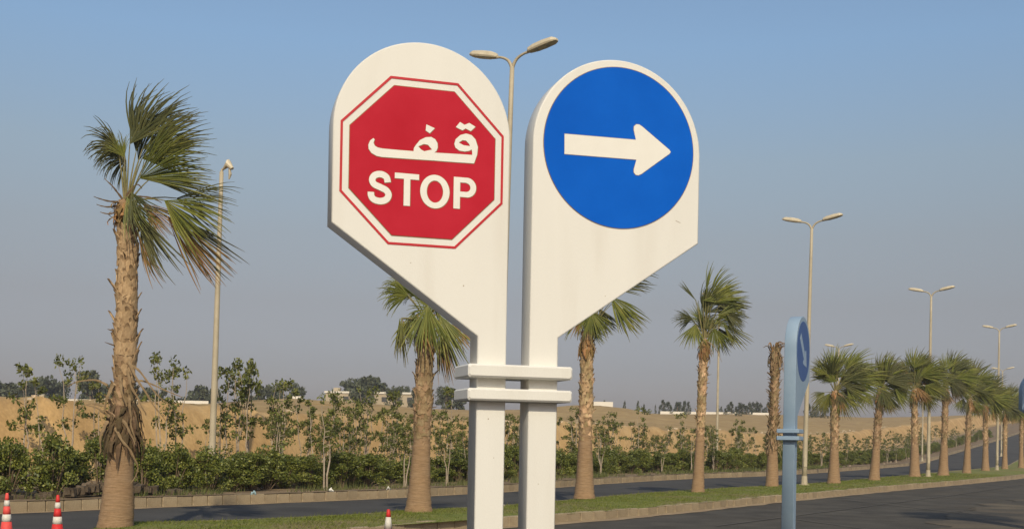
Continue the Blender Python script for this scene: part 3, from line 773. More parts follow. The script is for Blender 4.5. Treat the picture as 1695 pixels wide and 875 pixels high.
GP = 'median palms'
D_, B_, G_ = M_frdark, M_frbrown, M_fr
def fronds(t, top, specs, seed, k=1.0, dup=.6, dens=.66, heart=6):
    rr = random.Random(seed+5); ex = []
    for s in specs:
        if rr.random() < dup:
            hy = (s[9] if len(s) > 9 else 0)+rr.uniform(-.12, .30)
            ex.append((s[0]*rr.uniform(.6, 1.0)+rr.uniform(-.1, .12), s[1]*rr.uniform(.75, 1.0)+rr.uniform(-.12, .1), s[2]+rr.uniform(-22, 22), s[3]*rr.uniform(.75, 1.0), s[4]*rr.uniform(.8, 1.3), s[5], s[6], rr.choice([s[7], s[7], D_]), s[8], hy, rr.uniform(-.5, .5)))
    for j in range(heart):        # short young fans that fill the heart of the crown
        a = rr.uniform(20, 150) if j < 4 else rr.uniform(-60, 240)
        ex.append((rr.uniform(-.12, .22), rr.uniform(.15, .6), a, rr.uniform(.5, .75), rr.uniform(30, 55), .4, .45, rr.choice([G_, D_]), 0.0, rr.uniform(-.1, .25), rr.uniform(-.4, .4)))
    specs = list(specs)+ex
    for i, s in enumerate(specs):
        hx, hz, ang, L_, sp, dr, wi, m, br = s[:9]; hy = s[9] if len(s) > 9 else R.uniform(-.25, .15); ay = s[10] if len(s) > 10 else R.uniform(-.35, .25)
        org = top+Vector((max(-.08, min(.08, hx*.15)), hy*.15, .02 if hz > 0 else -.08))
        frond(t, org, top+Vector((hx*k, hy, hz*k)), ang, L_*k, sp, dr, wi, m, br, ay, seed=seed+i, tilt=R.uniform(-.3, .3), nseg=max(8, int(sp*dens)) if sp < 50 else 34)

# --- first palm: tall, ragged, nearest
path = [(0,-.01,0,.29),(.12,0,0,.272),(.45,.03,0,.25),(1.0,.06,0,.21),(1.5,.10,0,.19),(2.2,.10,0,.175),(3.0,.11,0,.178),(4.0,.12,0,.155),(4.9,.08,0,.14),(5.25,.07,0,.13)]
t = thing('palm_tree', 'tall nearest palm with a ragged windblown crown and hanging dead stalks', 'palm tree', (-6.32, 18.6, -.02), 0, GP)
trunk(t, path, 1.9, 1)
boots(t, path, 2.05, 5.05, 11, .19, .24, .12, ragged=.7, single=True, out=.026)
boots(t, path, 1.35, 2.1, 12, .15, .2, .12, ragged=.2)
skirt(t, path, 1.55, 2.05, 3, 130, .38, M_fibre, .07)
skirt(t, path, 1.45, 1.7, 8, 50, .45, M_fibre, .10, 'dead_leaf_fringe')
skirt(t, path, 4.95, 5.25, 4, 50, .20, M_frbrown, .10, 'crown_fibre')
X0 = .1
for pts, w_ in (
    ([(.18,-.12,2.72),(.35,-.25,2.45),(.62,-.3,2.05),(.85,-.3,1.75)], .06), ([(.22,-.1,2.62),(.42,-.2,2.5),(.70,-.25,2.15),(.95,-.2,1.95)], .05),
    ([(.20,-.15,2.55),(.30,-.3,2.3),(.46,-.3,2.0),(.55,-.28,1.82)], .06), ([(.10,-.22,2.45),(.16,-.3,2.2),(.25,-.32,1.95)], .07),
    ([(.24,-.05,2.35),(.45,-.1,2.36),(.8,-.12,2.22),(1.05,-.1,2.12)], .045), ([(-.1,-.2,2.28),(-.28,-.2,2.36),(-.55,-.25,2.33),(-.72,-.25,2.24)], .045),
    ([(-.12,-.2,1.95),(-.3,-.25,1.98),(-.5,-.25,1.93),(-.62,-.22,1.68)], .05), ([(-.05,-.22,1.78),(-.2,-.28,1.9),(-.4,-.28,1.97)], .06),
    ([(.05,-.24,1.62),(.16,-.3,1.45),(.35,-.3,1.2),(.42,-.25,.95),(.30,-.25,.72)], .055), ([(.1,-.22,1.8),(.26,-.28,1.62),(.38,-.28,1.35)], .07),
    ([(-.08,-.22,1.72),(-.16,-.27,1.5),(-.18,-.25,1.2)], .07), ([(.0,-.23,2.3),(-.06,-.3,2.1),(-.12,-.28,1.85)], .08), ([(.18,-.15,2.2),(.26,-.2,2.0),(.28,-.2,1.7),(.36,-.2,1.4)], .07)):
    strap(t, pts, w_)
for pts in ([(.22,-.1,5.3),(.5,-.1,5.28),(.68,-.1,5.2)], [(-.02,-.1,5.2),(-.22,-.12,5.22),(-.40,-.12,5.28)], [(0,-.1,5.15),(-.2,-.1,5.12),(-.36,-.1,5.16)], [(.05,-.1,5.25),(-.08,-.12,5.42),(-.22,-.15,5.56)], [(0,-.12,5.05),(-.15,-.15,5.0),(-.28,-.15,5.03)], [(.1,-.1,5.3),(.28,-.12,5.48),(.36,-.1,5.42)], [(.2,-.1,5.2),(.4,-.12,5.1),(.52,-.12,4.95)]):
    strap(t, pts, .045, m=M_fibre, name='leaf_stalk_stub')
top = Vector((.07, 0, 5.2))
fronds(t, top, [
    (.05,.95, 58,1.25,40,.30,.75,D_,.1,.0,.1), (.12,.85, 84,1.05,22,.15,.7,D_,.15,.1,0), (.22,.90, 32,1.20,36,.25,.6,D_,.1,.1,-.1), (.28,.70, 12,1.15,34,.20,.5,G_,.15,-.1,-.2),
    (.30,.35, 24,1.25,38,.20,.5,G_,.05,-.25,-.35), (.35,.42, 2,1.10,24,.35,.5,D_,.2,.1,0), (-.12,.88, 160,.60,55,1.5,.15,D_,.2,-.05,-.1), (-.10,.80, 185,.55,40,1.9,.0,D_,.2,.1,.1), (0,.72,120,.38,40,.6,.4,G_,0,-.1,0),
    (.78,.12,-12,1.05,32,.45,.5,D_,.15,.1,-.1), (.68,.02,-32,1.15,34,.40,.45,G_,.05,-.2,-.2), (.66,-.18,-50,1.35,20,.45,.35,B_,.1,.0,-.1), (.70,-.12,-42,1.35,22,.3,.4,D_,.5,.1,.05),
    (.10,.05,-62,.80,26,.15,.35,G_,.0,-.25,-.3), (.22,-.15,-58,1.35,15,.2,.4,D_,.3,-.1,-.1), (.25,-.50,-68,.95,9,.1,.3,B_,.1,-.15,0), (.25,.02,-42,.70,30,.3,.4,B_,.2,.1,0), (.20,-.55,-80,.55,8,.1,.2,B_,.3,.1,0)], 100, dup=.45, dens=.95, heart=0)

# --- second palm, beside the stop sign's post
def palm(loc, H, r0, r1, label, specs, seed, bt=.35, k=1.0, ringed=.42, sk=True, ragged=.4, lean=(0, 0), dup=.6):
    t = thing('palm_tree', label, 'palm tree', loc, 0, GP)
    rr = random.Random(seed); lx, ly = lean
    path = [(0,0,0,r0*1.12),(.12,0,0,r0),(.5,lx*.1,0,r0*.86),(H*.3,lx*.3,0,r0*.70),(H*.45,lx*.45,0,r1*1.12),(H*.7,lx*.7,0,r1*1.02),(H*.93,lx*.93,0,r1*.95),(H,lx,0,r1*.75)]
    path = sorted(path)
    trunk(t, path, H*bt, seed)
    boots(t, path, H*bt, H*.98, seed+1, .17, .21, .12, ragged=ragged, out=.032)
    if sk: skirt(t, path, H*.90, H*.99, seed+2, 45, .30, M_frbrown, .07, 'crown_fibre')
    top = Vector((lx, 0, H))
    fronds(t, top, specs, seed*10, k, dup)
    for j in range(3):
        a = rr.uniform(-2.4, -.7)
        strap(t, [(lx+.1*math.cos(a), -.15, H-.1), (lx+.35*math.cos(a)+.05, -.22, H-.2-.1*rr.random()), (lx+.55*math.cos(a)+.15, -.2, H-.5-.3*rr.random())], .04)
    return t
palm((-1.88, 23.7, .01), 3.95, .26, .17, 'short palm with drooping leaves just left of the stop sign post', [
    (-.39,.45,172,.62,55,1.5,.0,G_,.05,-.1,-.1), (-.42,.50,150,.45,40,1.9,.1,G_,.05,.0,0), (-.55,-.02,-88,.98,11,.25,.0,G_,.35,-.05,0), (-.50,-.02,-72,.55,10,.3,.1,B_,.2,0,0),
    (.03,.22,-92,1.15,36,.25,.15,G_,.0,-.32,-.45), (.28,.05,-66,1.15,26,.25,.2,G_,.02,-.2,-.2), (-.18,.05,-66,1.05,11,.1,.1,B_,.1,-.3,0), (.35,-.35,-80,1.0,8,.05,.1,B_,.1,0,0),
    (.50,-.02,-50,.75,30,.4,.2,B_,.3,.1,0), (.30,-.1,-78,1.15,14,.1,.1,D_,.1,.1,.1), (-.05,.35,55,.6,38,.4,.5,G_,.0,.1,.1), (.25,.4,25,1.0,40,.5,.5,G_,.0,.1,.1), (-.25,.15,-110,.9,20,.2,.1,G_,.1,.0,0), (0,.5,80,.8,30,.3,.6,G_,.0,.1,.1)], 2, sk=True, lean=(.1, 0))
palm((1.94, 30.76, .01), 4.35, .27, .165, 'palm below the blue arrow disc, its crown half hidden by the sign', [
    (.08,.55,-88,.85,52,.3,.15,G_,.05,-.3,-.4), (.58,.98,-46,1.25,34,.35,.25,G_,.08,-.2,-.2), (.62,.8,-38,1.15,20,.4,.3,G_,.2,.0,0), (-.12,.42,-125,.62,28,.5,.2,B_,.2,0,0), (.60,1.35,14,1.35,22,.6,.5,D_,.1,.1,.1),
    (.30,.70,-58,.80,26,.4,.3,D_,.2,.1,0), (.1,1.0,80,1.0,30,.3,.6,G_,0,0,.1), (-.3,.9,135,.9,35,.6,.4,G_,0,0,.1), (-.45,.6,180,.8,40,.9,.2,G_,.05,0,0), (.3,1.1,45,1.0,30,.3,.5,G_,0,0,0), (.66,.92,-58,.95,16,.3,.3,G_,.3,.1,0)], 3)
JJ = [(0,1.35,86,.95,9,.05,.25,G_,.0), (.12,1.25,48,1.05,30,.35,.55,G_,.02), (-.25,1.15,128,.85,8,.1,.1,D_,.05), (-.1,1.15,8,1.45,16,.15,.35,G_,.02), (.40,1.0,-4,1.0,30,.3,.5,D_,.05),
      (-.38,.62,188,.65,42,.7,.1,D_,.1), (-.30,.42,-102,.90,40,.3,.1,G_,.1), (.26,.30,-76,.85,44,.3,.15,G_,.05), (.58,.45,-46,1.0,26,.25,.25,G_,.3), (.62,.75,-30,.75,30,.4,.35,D_,.1),
      (.2,1.1,26,1.15,30,.4,.5,G_,.0), (-.05,.9,70,.9,34,.3,.6,D_,.0), (.05,-.05,-88,.55,20,.1,.1,B_,.2), (.35,.7,10,1.0,34,.5,.4,G_,.0)]
palm((5.76, 35.87, .01), 4.75, .20, .125, 'windblown palm standing alone right of the arrow sign', JJ, 4, lean=(.12, 0))
# --- dead palm with no crown
H = 4.95
t = thing('palm_tree', 'dead crownless palm trunk with a frayed top left of the pale blue sign', 'palm tree', (9.5, 42.34, .01), 0, GP)
path = [(0,0,0,.25),(.15,0,0,.235),(1.2,0,0,.18),(2,0,0,.165),(4,.03,0,.14),(H,.05,0,.15)]
trunk(t, path, 1.3, 5); boots(t, path, 1.2, H, 51, .15, .22, .12, ragged=2.5, out=.05)
skirt(t, path, H-.4, H, 52, 60, .45, M_straw, .10, 'frayed_fringe'); skirt(t, path, 1.3, 2.2, 53, 40, .3, M_straw, .09, 'dead_leaf_skirt')
for j in range(16):
    a = R.uniform(0, 2*PI); q = R.uniform(.25, .50)
    strap(t, [(.1*math.cos(a), .1*math.sin(a), H-.1), (q*.6*math.cos(a), q*.5*math.sin(a), H+R.uniform(.12, .32)), (q*1.2*math.cos(a)+.08, q*math.sin(a), H+R.uniform(.05, .30))], .06, m=R.choice([M_fibre, M_frbrown]), name='leaf_stalk_stub')
def jit(specs, seed, n_drop=2):
    r = random.Random(seed); o = []
    for s in specs:
        if r.random() < n_drop/len(specs): continue
        s = list(s); s[0] += r.uniform(-.14, .14); s[1] += r.uniform(-.22, .12); s[2] += r.uniform(-16, 16); s[3] *= r.uniform(.82, 1.15); s[4] *= r.uniform(1.15, 1.6); s[8] = min(.6, s[8]+r.choice([0, 0, .1, .25]))
        o.append(tuple(s))
    return o
KK = [(.0,.85,84,1.05,34,.25,.5,G_,.0), (.3,.8,40,1.25,34,.35,.45,G_,.0), (.45,.55,8,1.35,34,.4,.4,G_,.03), (.5,.25,-22,1.2,34,.4,.35,G_,.05), (.30,-.05,-58,1.05,34,.3,.25,G_,.2), (-.1,.0,-95,.85,30,.3,.2,D_,.3),
      (-.45,.35,186,.75,45,.9,.1,G_,.05), (-.25,.75,140,.85,34,.6,.3,G_,.0), (-.35,.05,-125,.85,26,.4,.2,G_,.1), (.15,1.0,62,1.15,26,.3,.5,D_,.0), (.2,.5,20,1.2,40,.4,.45,D_,.0), (.1,.3,-40,1.0,40,.4,.3,D_,.1), (0,.5,100,.9,45,.3,.5,D_,0), (.05,-.3,-85,.6,16,.1,.1,B_,.2), (.4,-.2,-70,.7,14,.2,.2,B_,.2)]
for i, (x_, y_, H, r0, k, lab) in enumerate([
    (13.04,47.0,3.75,.27,1.08,'round green palm immediately right of the pale blue edge-on sign'),
    (16.32,52.28,3.9,.26,1.02,'second palm right of the pale blue edge-on sign, slim leaning trunk'),
    (20.86,60.13,4.55,.30,1.10,'palm with dry tangled stalks in its crown beside the second twin lamp pole'),
    (23.74,63.92,4.75,.31,1.10,'thick-trunked palm just right of the second twin lamp pole'),
    (27.94,71.35,4.6,.27,1.15,'slender palm fourth from the right end of the row'),
    (32.78,80.41,4.6,.28,1.15,'palm third from the right end of the row, left of the third lamp pole'),
    (37.89,89.31,4.4,.25,1.15,'small far palm just right of the third twin lamp pole'),
    (42.3,96.5,4.5,.25,1.1,'last far palm of the row, at the right edge of the photo')]):
    sp = jit(KK, 60+i, 1)
    if i == 2: sp += [(.1,.1,-70,.9,30,.3,.3,B_,.2), (.4,.3,-20,1.0,20,.3,.3,B_,.2), (-.2,.3,-150,.9,20,.3,.2,B_,.2), (-.2,.5,120,.9,12,.5,.1,B_,.2), (.3,.5,40,.9,12,.5,.2,B_,.2), (0,-.2,-95,.8,20,.1,.1,B_,.1)]
    palm((x_, y_, .01), H, r0*.95, .15, lab, sp, 20+i, k=k, ringed=.4, ragged=.8, dup=1.0, lean=(.18 if i in (1,) else R.uniform(-.1, .15), 0))
# a palm of the nearer verge, just outside the frame, whose crown shades the road
palm((11.7, 20.9, -.2), 5.6, .28, .19, 'palm outside the right edge that shades the near road', jit(KK, 99), 40, k=1.15)

# ------------------------------------------------------------------ leaf clumps for shrubs and saplings
def leaf(mb, p, s, r, al=1.7):
    n = Vector((r.gauss(0, 1), r.gauss(0, 1), r.gauss(0, 1)+.6)).normalized(); a = n.orthogonal().normalized(); a.rotate(Matrix.Rotation(r.uniform(0, 6.28), 3, n)); b = n.cross(a)
    l_ = s*al*.5; w_ = s*.5
    mb.add([p-a*l_, p+b*w_-a*l_*.1, p+a*l_, p-b*w_-a*l_*.1], [(0, 1, 2, 3)])
def clump(mb, c, rad_, n, s, r, flat=.8):
    for _ in range(n):
        v = Vector((r.gauss(0, 1), r.gauss(0, 1), r.gauss(0, 1))).normalized()*rad_*r.random()**.45; v.z *= flat
        leaf(mb, c+v, s*r.uniform(.7, 1.3), r)
def shrub_meshes(seed, W, H):
    r = random.Random(seed); lf = MB(); st = MB()
    for k in range(r.randint(20, 26)):
        a = r.uniform(0, 6.28); q = r.random()**.6*W*.42; z = r.uniform(.18, 1)*H
        q *= (1.1-.45*z/H); c = Vector((q*math.cos(a), q*math.sin(a), z))
        clump(lf, c, r.uniform(.13, .24), 190, .039, r)
        tube(st, [(q*.2*math.cos(a), q*.2*math.sin(a), 0), (q*.6*math.cos(a), q*.6*math.sin(a), z*.6), tuple(c)], [.016, .011, .005], 4, False)
    for k in range(10):       # shoots
        a = r.uniform(0, 6.28); q = r.random()*W*.35; p = Vector((q*math.cos(a), q*math.sin(a), H*.8)); up = Vector((r.uniform(-.2, .2), r.uniform(-.2, .2), 1))
        for j in range(8): leaf(lf, p+up*j*.05+Vector((r.gauss(0, .03), r.gauss(0, .03), 0)), .055, r)
    return lf.mesh('foliage', M_hedge), st.mesh('stem', M_stemd)
def sapling_meshes(seed, H, dense=1.0):
    r = random.Random(seed); lf = MB(); stems = []
    for k in range(r.choice([1, 2, 2, 3])):
        a = r.uniform(0, 6.28); lean = r.uniform(.05, .28)*H*.5; st = MB()
        P = [Vector((.04*math.cos(a), .04*math.sin(a), 0))]
        for j in range(1, 7):
            t = j/6; P.append(Vector((lean*t*math.cos(a)+r.gauss(0, .03), lean*t*math.sin(a)+r.gauss(0, .03), H*t*r.uniform(.96, 1.0))))
        tube(st, P, [.026, .022, .019, .015, .012, .008, .004], 6)
        for j in range(int(r.randint(4, 7))):
            t = r.uniform(.38, 1.0); i = min(5, int(t*6)); p = P[i].lerp(P[i+1], t*6-i)
            d = Vector((r.gauss(0, 1), r.gauss(0, 1), r.uniform(.1, .9))).normalized(); l_ = r.uniform(.12, .42)*(1.25-t*.6)
            tube(st, [p, p+d*l_*.6, p+d*l_+Vector((0, 0, -.03))], [.008, .006, .003], 3, False)
            clump(lf, p+d*l_, r.uniform(.10, .19), int(32*dense), .052, r, .8)
            if r.random() < .5: clump(lf, p+d*l_*.5, .10, int(12*dense), .048, r)
        clump(lf, P[-1], .12, int(28*dense), .052, r, 1.3)
        stems.append(st.mesh('trunk', M_stem))
    return lf.mesh('foliage', M_sapl), stems
SH = [shrub_meshes(200+k, 1.25, [.95, 1.05, 1.15, .85, 1.0][k]) for k in range(5)]
SA = [sapling_meshes(300+k, [2.4, 2.7, 2.2, 2.9, 2.5, 2.0, 2.6][k], [1, .9, .8, 1.2, .7, .9, .6][k]) for k in range(7)]
def px(x, y, z=0): # position across the photo, used only to word the labels
    return 847+1924*x/y
LAND = [(-1e9, 'left of the ragged palm'), (190, 'right of the ragged palm'), (358, 'right of the damaged lamp'), (700, 'behind the twin sign'), (950, 'right of the half-hidden palm'), (1155, 'right of the lone palm'), (1290, 'right of the dead palm'), (1400, 'behind the right palm row')]
ORD = 'first second third fourth fifth sixth seventh eighth ninth tenth eleventh twelfth thirteenth fourteenth fifteenth sixteenth seventeenth eighteenth nineteenth twentieth'.split()
TENS = {2: 'twenty', 3: 'thirty', 4: 'forty', 5: 'fifty'}
def ordn(n): return ORD[n-1] if n <= 20 else TENS[n//10]+'-'+ORD[n % 10-1] if n % 10 else {30: 'thirtieth', 40: 'fortieth', 50: 'fiftieth'}[n]
def where(x, y):
    q = px(x, y); r_ = LAND[0][1]
    for a, b in LAND:
        if q >= a: r_ = b
    return r_
plants = []   # (kind, x, y, size, variant, rz)
s = 14.0
while s < 215:
    p, tg, n = C3.at(s); dcam = p.length; qx = px(p.x, p.y)
    o = 1.7+R.uniform(-.35, .5); q = p+n*o; qx = px(q.x, q.y)
    gap = 128 < qx < 205
    h_ = 1.0
    if qx < 128: h_ = R.uniform(.8, 1.3)
    elif qx < 620: h_ = R.uniform(.75, 1.28)
    elif qx < 760: h_ = R.uniform(.45, .95); q = p+n*(2.6+R.uniform(-.3, .4))
    else: h_ = R.uniform(.65, 1.2); q = p+n*(2.2+R.uniform(-.4, .6))
    if not gap: plants.append(('shrub', q.x, q.y, h_, R.randrange(5), R.uniform(0, 6.28)))
    if not gap and dcam < 75:
        q = p+n*(2.9+R.uniform(-.3, .6)); plants.append(('shrub', q.x, q.y, h_*R.uniform(.75, 1.0), R.randrange(5), R.uniform(0, 6.28)))
    s += R.uniform(.72, .95)*(1+max(0, dcam-50)*.012)
# saplings set by eye, then scattered rows
for (x_, y_, H) in [(-12.54,30,2.75),(-11.67,29,2.5),(-11.41,30,3.1),(-11.0,31,2.5),(-9.37,31,3.3),(-9.14,32,2.95),(-7.97,32,2.95),(-7.80,33,3.3),(-7.6,33.5,3.3),(-7.35,32.5,3.1),(-6.81,33,2.75),(-6.93,35,2.8),(-6.34,35,2.6),(-5.53,35,2.65),(-4.8,36,2.4),(-4.6,37,2.8),(-3.83,38,2.75),(-2.16,40,2.9),(2.43,46,2.6),(4.37,52,2.55),(6.05,55,2.8),(8.5,58,2.7),(12.0,62,2.55)]:
    plants.append(('sapling', x_*1.12, y_*1.12, H*1.12+.05, R.randrange(7), R.uniform(0, 6.28)))
for row, (o0, gapw) in enumerate(((1.25, 2.6), (3.6, 1.15), (5.6, 1.5), (7.6, 2.1))):
    s = 14.0
    while s < 205:
        p, tg, n = C3.at(s); q = p+n*(o0+R.uniform(-.6, .6)); qx = px(q.x, q.y)
        H = R.uniform(1.7, 2.6) if qx > 430 else R.uniform(1.0, 2.1)
        keep = .95 if 430 < qx < 790 else .72 if qx > 430 else .30
        if 150 < qx < 360: keep = .16
        if R.random() < keep: plants.append(('sapling', q.x, q.y, H, R.randrange(7), R.uniform(0, 6.28)))
        s += gapw*R.uniform(.7, 1.4)*(1+max(0, p.length-50)*.012)
cnt = {}
for kind, x_, y_, H, v, rz in sorted(plants, key=lambda a: px(a[1], a[2])):
    s, o = C3.near(x_, y_); z = land(x_, y_, s, o)
    wh = where(x_, y_); dist = 'front' if o < 2.4 else 'second' if o < 4.6 else 'back'
    if kind == 'shrub':
        size = 'low' if H < .85 else 'tall' if H > 1.05 else 'middling'
        base = (kind, size, dist, wh); cnt[base] = cnt.get(base, 0)+1
        lab = f'{ordn(cnt[base])} {size} hedge shrub from the left in the {dist} row {wh}'
        fm, sm = SH[v]; t = thing('hedge_shrub', lab, 'shrub', (x_, y_, z-.03), rz, 'hedge shrubs along the far kerb')
        k = H; t.scale = (1, 1, k); link('foliage', fm, t); link('stem', sm, t)
    else:
        size = 'short' if H < 1.7 else 'tall' if H > 2.5 else 'medium'
        base = (kind, size, dist, wh); cnt[base] = cnt.get(base, 0)+1
        lab = f'{ordn(cnt[base])} {size} sapling from the left in the {dist} row {wh}'
        fm, sms = SA[v]; h0 = [2.4, 2.7, 2.2, 2.9, 2.5, 2.0, 2.6][v]
        t = thing('sapling', lab, 'young tree', (x_, y_, z-.03), rz, 'saplings before the sand bank'); k = H/h0; t.scale = (1.0*k**.5, 1.0*k**.5, k)
        link('foliage', fm, t)
        for m_ in sms: link('trunk', m_, t)
print('PLANTS', len(plants), sum(p[0] == 'shrub' for p in plants))

# ------------------------------------------------------------------ grass
r = random.Random(5); mb = MB()
def blade(mb, x, y, z, h, r, w_=.008):
    a = r.uniform(0, 6.28); dx, dy = math.cos(a)*w_, math.sin(a)*w_; lx, ly = r.gauss(.02, .03), r.gauss(0, .03)
    mb.add([(x-dx, y-dy, z), (x+dx, y+dy, z), (x+lx, y+ly, z+h)], [(0, 1, 2)])
seg = []
for i in range(len(LAWN)-1):
    a, b = LAWN[i]; a2, b2 = LAWN[i+1]; ar = ((a2-a).length+(b2-b).length)/2*((a-b).length)
    if a.length < 75: seg.append((i, ar/max(1, (a.length/28)**1.6)))
tot = sum(q for _, q in seg); NB = 60000
for i, ar in seg:
    a, b = LAWN[i]; a2, b2 = LAWN[i+1]
    for _ in range(int(NB*ar/tot)):
        u, v = r.random(), r.random(); p = a.lerp(b, v).lerp(a2.lerp(b2, v), u)
        if noise.noise(Vector((p.x*1.3, p.y*1.3, 9))) < -.25 and r.random() < .6: continue
        sc_ = max(1, p.length/28); tall = 2.2 if r.random() < .02 else 1
        blade(mb, p.x, p.y, lawn_z(v)-.01, tall*r.uniform(.02, .055)*(1+.3*noise.noise(Vector((p.x, p.y, 2)))), r, .007*sc_)
g_ = mb.obj('lawn_grass', M_blade); struct(g_, 'stuff'); tag(g_, 'short green grass on the median strip', 'grass')
mb = MB()
for _ in range(26000):
    s = 12+r.random()**1.5*90; o = .25+r.random()**1.6*3.2; p, tg, n = C3.at(s); q = p+n*o
    d_ = noise.noise(Vector((q.x*.7, q.y*.7, 1)))
    if d_ < -.05: continue
    blade(mb, q.x, q.y, land(0, 0, s, o)-.01, r.uniform(.05, .20)*(1+d_), r, .010*max(1, q.length/32))
g_ = mb.obj('verge_weeds', M_weed); struct(g_, 'stuff'); tag(g_, 'patchy weeds behind the far kerb at the foot of the hedge', 'weeds')

# dark rubble and litter behind the kerb beside the first palm
mb = MB(); r = random.Random(8)
for _ in range(260):
    x_ = -9.2+r.gauss(0, .75); y_ = 26.6+r.gauss(0, .5)+(x_+9.2)*.8; s, o = C3.near(x_, y_)
    if o < .5: continue
    z = land(x_, y_, s, o)+max(0, .25-.2*abs(x_+9.2)); q = r.uniform(.03, .13)
    vs = [Vector((r.uniform(.6, 1)*q*a, r.uniform(.6, 1)*q*b, r.uniform(.5, 1)*q*c))+Vector((x_, y_, z)) for a in (-1, 1) for b in (-1, 1) for c in (-1, 1)]
    mb.add(vs, [(0,1,3,2),(4,6,7,5),(0,4,5,1),(2,3,7,6),(0,2,6,4),(1,5,7,3)])
h_ = mb.obj('rubble', M_darksoil); struct(h_, 'stuff'); tag(h_, 'dark heap of soil and rubble behind the kerb left of the ragged palm', 'rubble')
for (x_, y_, m_, lab) in ((-6.05, 27.3, M_bag, 'pale turquoise plastic bag lying at the foot of the hedge'), (-3.3, 31.3, M_bagw, 'scrap of white paper on the far verge left of the short palm'), (15.2, 66.8, M_bagw, 'white scrap of litter on the verge behind the right-hand palms'), (-4.6, 29.6, M_bagw, 'small white scrap at the hedge foot between damaged lamp and short palm')):
    mb = MB(); q = .06; vs = []
    for i in range(5):
        for j in range(5): vs.append((x_+(i-2)*q*.5+r.uniform(-.02, .02), y_+(j-2)*q*.5, .14+r.uniform(0, .07)*(2.5-abs(i-2))*.6))
    n0 = len(vs); vs += [(a, b, c-.02) for a, b, c in vs]
    mb.add(vs, [(i*5+j, i*5+j+1, i*5+j+6, i*5+j+5) for i in range(4) for j in range(4)]+[(n0+i*5+j, n0+i*5+j+5, n0+i*5+j+6, n0+i*5+j+1) for i in range(4) for j in range(4)])
    tag(mb.obj('litter', m_), lab, 'litter')

# ------------------------------------------------------------------ far things: wall, building, trees
def zland(x, y): s, o = C3.near(x, y); return land(x, y, s, o)
def wall(a, b, top, label):
    t = thing('boundary_wall', label, 'wall'); mb = MB(); a = Vector(a); b = Vector(b); n = max(1, int((b-a).length/4)); d = (b-a).normalized(); nn = Vector((-d.y, d.x))*.12
    for i in range(n):
        p = a.lerp(b, i/n); q = a.lerp(b, (i+1)/n-.004); z = top[0]+(top[1]-top[0])*i/n; zb = min(zland(p.x, p.y), zland(q.x, q.y))-.3
        mb2 = MB(); mb2.add([(p.x-nn.x, p.y-nn.y, zb), (q.x-nn.x, q.y-nn.y, zb), (q.x+nn.x, q.y+nn.y, zb), (p.x+nn.x, p.y+nn.y, zb), (p.x-nn.x, p.y-nn.y, z), (q.x-nn.x, q.y-nn.y, z), (q.x+nn.x, q.y+nn.y, z), (p.x+nn.x, p.y+nn.y, z)], [(0,1,5,4),(1,2,6,5),(2,3,7,6),(3,0,4,7),(4,5,6,7)])
        mb2.obj('wall_panel', M_wallw, t)
    return t
wall((-71, 180), (-47, 180), (6.72, 6.84), 'low white boundary wall on the sand crest behind the ragged palm')
wall((30.5, 240), (53, 240), (8.15, 8.25), 'low white boundary wall on the sand crest right of the lone palm')
wall((-30.3, 160), (-28.9, 160), (7.1, 7.1), 'short white wall piece on the crest right of the damaged lamp')
# long low beige building
t = thing('low_building', 'long low beige building on the horizon left of the short palm', 'building', (-26.7, 222, 0))
mb = MB(); box(mb, -8.6, 8.6, -3, 3, 5.5, 9.9); mb.obj('wall', M_bld, t)
mb = MB(); box(mb, -8.8, 8.8, -3.2, 3.2, 9.9, 10.25); mb.obj('roof', M_wallw, t)
for k in range(7):
    mb = MB(); box(mb, -7.6+k*2.4, -6.6+k*2.4, -3.04, -2.99, 8.4, 9.3); mb.obj('window', M_win, t)
mb = MB(); box(mb, -7.4, -6.2, -1, 1, 10.25, 11.0); mb.obj('roof_tank', M_bld, t)
wall((13.2, 190), (16.4, 190), (8.15, 7.45), 'short sloping white wall on the dune crest right of the half-hidden palm')
def far_tree_mesh(seed, W, H):
    r = random.Random(seed); lf = MB(); st = MB()
    for k in range(22):
        a = r.uniform(0, 6.28); q = r.random()**.6*W*.42; z = H*r.uniform(.22, .84); q *= 1.15-.9*max(0, z/H-.45)
        clump(lf, Vector((q*math.cos(a), q*math.sin(a), z)), r.uniform(.10, .19)*W, 80, .30, r, .8)
    tube(st, [(0, 0, -.5), (.1, 0, H*.3), (0, .1, H*.6)], [.28, .2, .1], 6)
    for k in range(5):
        a = r.uniform(0, 6.28); tube(st, [(0, 0, H*.3), (W*.2*math.cos(a), W*.2*math.sin(a), H*.6)], [.1, .04], 4, False)
    return lf.mesh('crown', M_fart), st.mesh('trunk', M_stemd)
def spiky_mesh(seed, H):
    r = random.Random(seed); lf = MB(); st = MB()
    tube(st, [(0, 0, -.5), (.05, 0, H*.5), (.12, 0, H)], [.10, .06, .02], 5)
    for k in range(46):
        t = r.uniform(.12, 1); rad_ = H*.26*(1.05-t)*r.uniform(.5, 1.2)+.08; a = r.uniform(0, 6.28)
        clump(lf, Vector((rad_*math.cos(a)+.1*t, rad_*math.sin(a), H*t)), .22, 16, .13, r, 1.5)
    return lf.mesh('crown', M_fart), st.mesh('trunk', M_stemd)
SP = [spiky_mesh(500+k, 3.2) for k in range(3)]
FT = [far_tree_mesh(400+k, [5, 6.5, 4.2, 5.5][k], [5, 5.6, 4.6, 4.2][k]) for k in range(4)]
def D(x, y, Y):   # where a horizon tree of the photo stands at distance Y
    dx, dy = x-847.5, y-729; c, s_ = math.cos(.018), math.sin(.018)
    return (dx*c+dy*s_)/1924*Y, 1.5-(-dx*s_+dy*c)/1924*Y
FTW = [5, 6.5, 4.2, 5.5]; FTH = [5, 5.6, 4.6, 4.2]
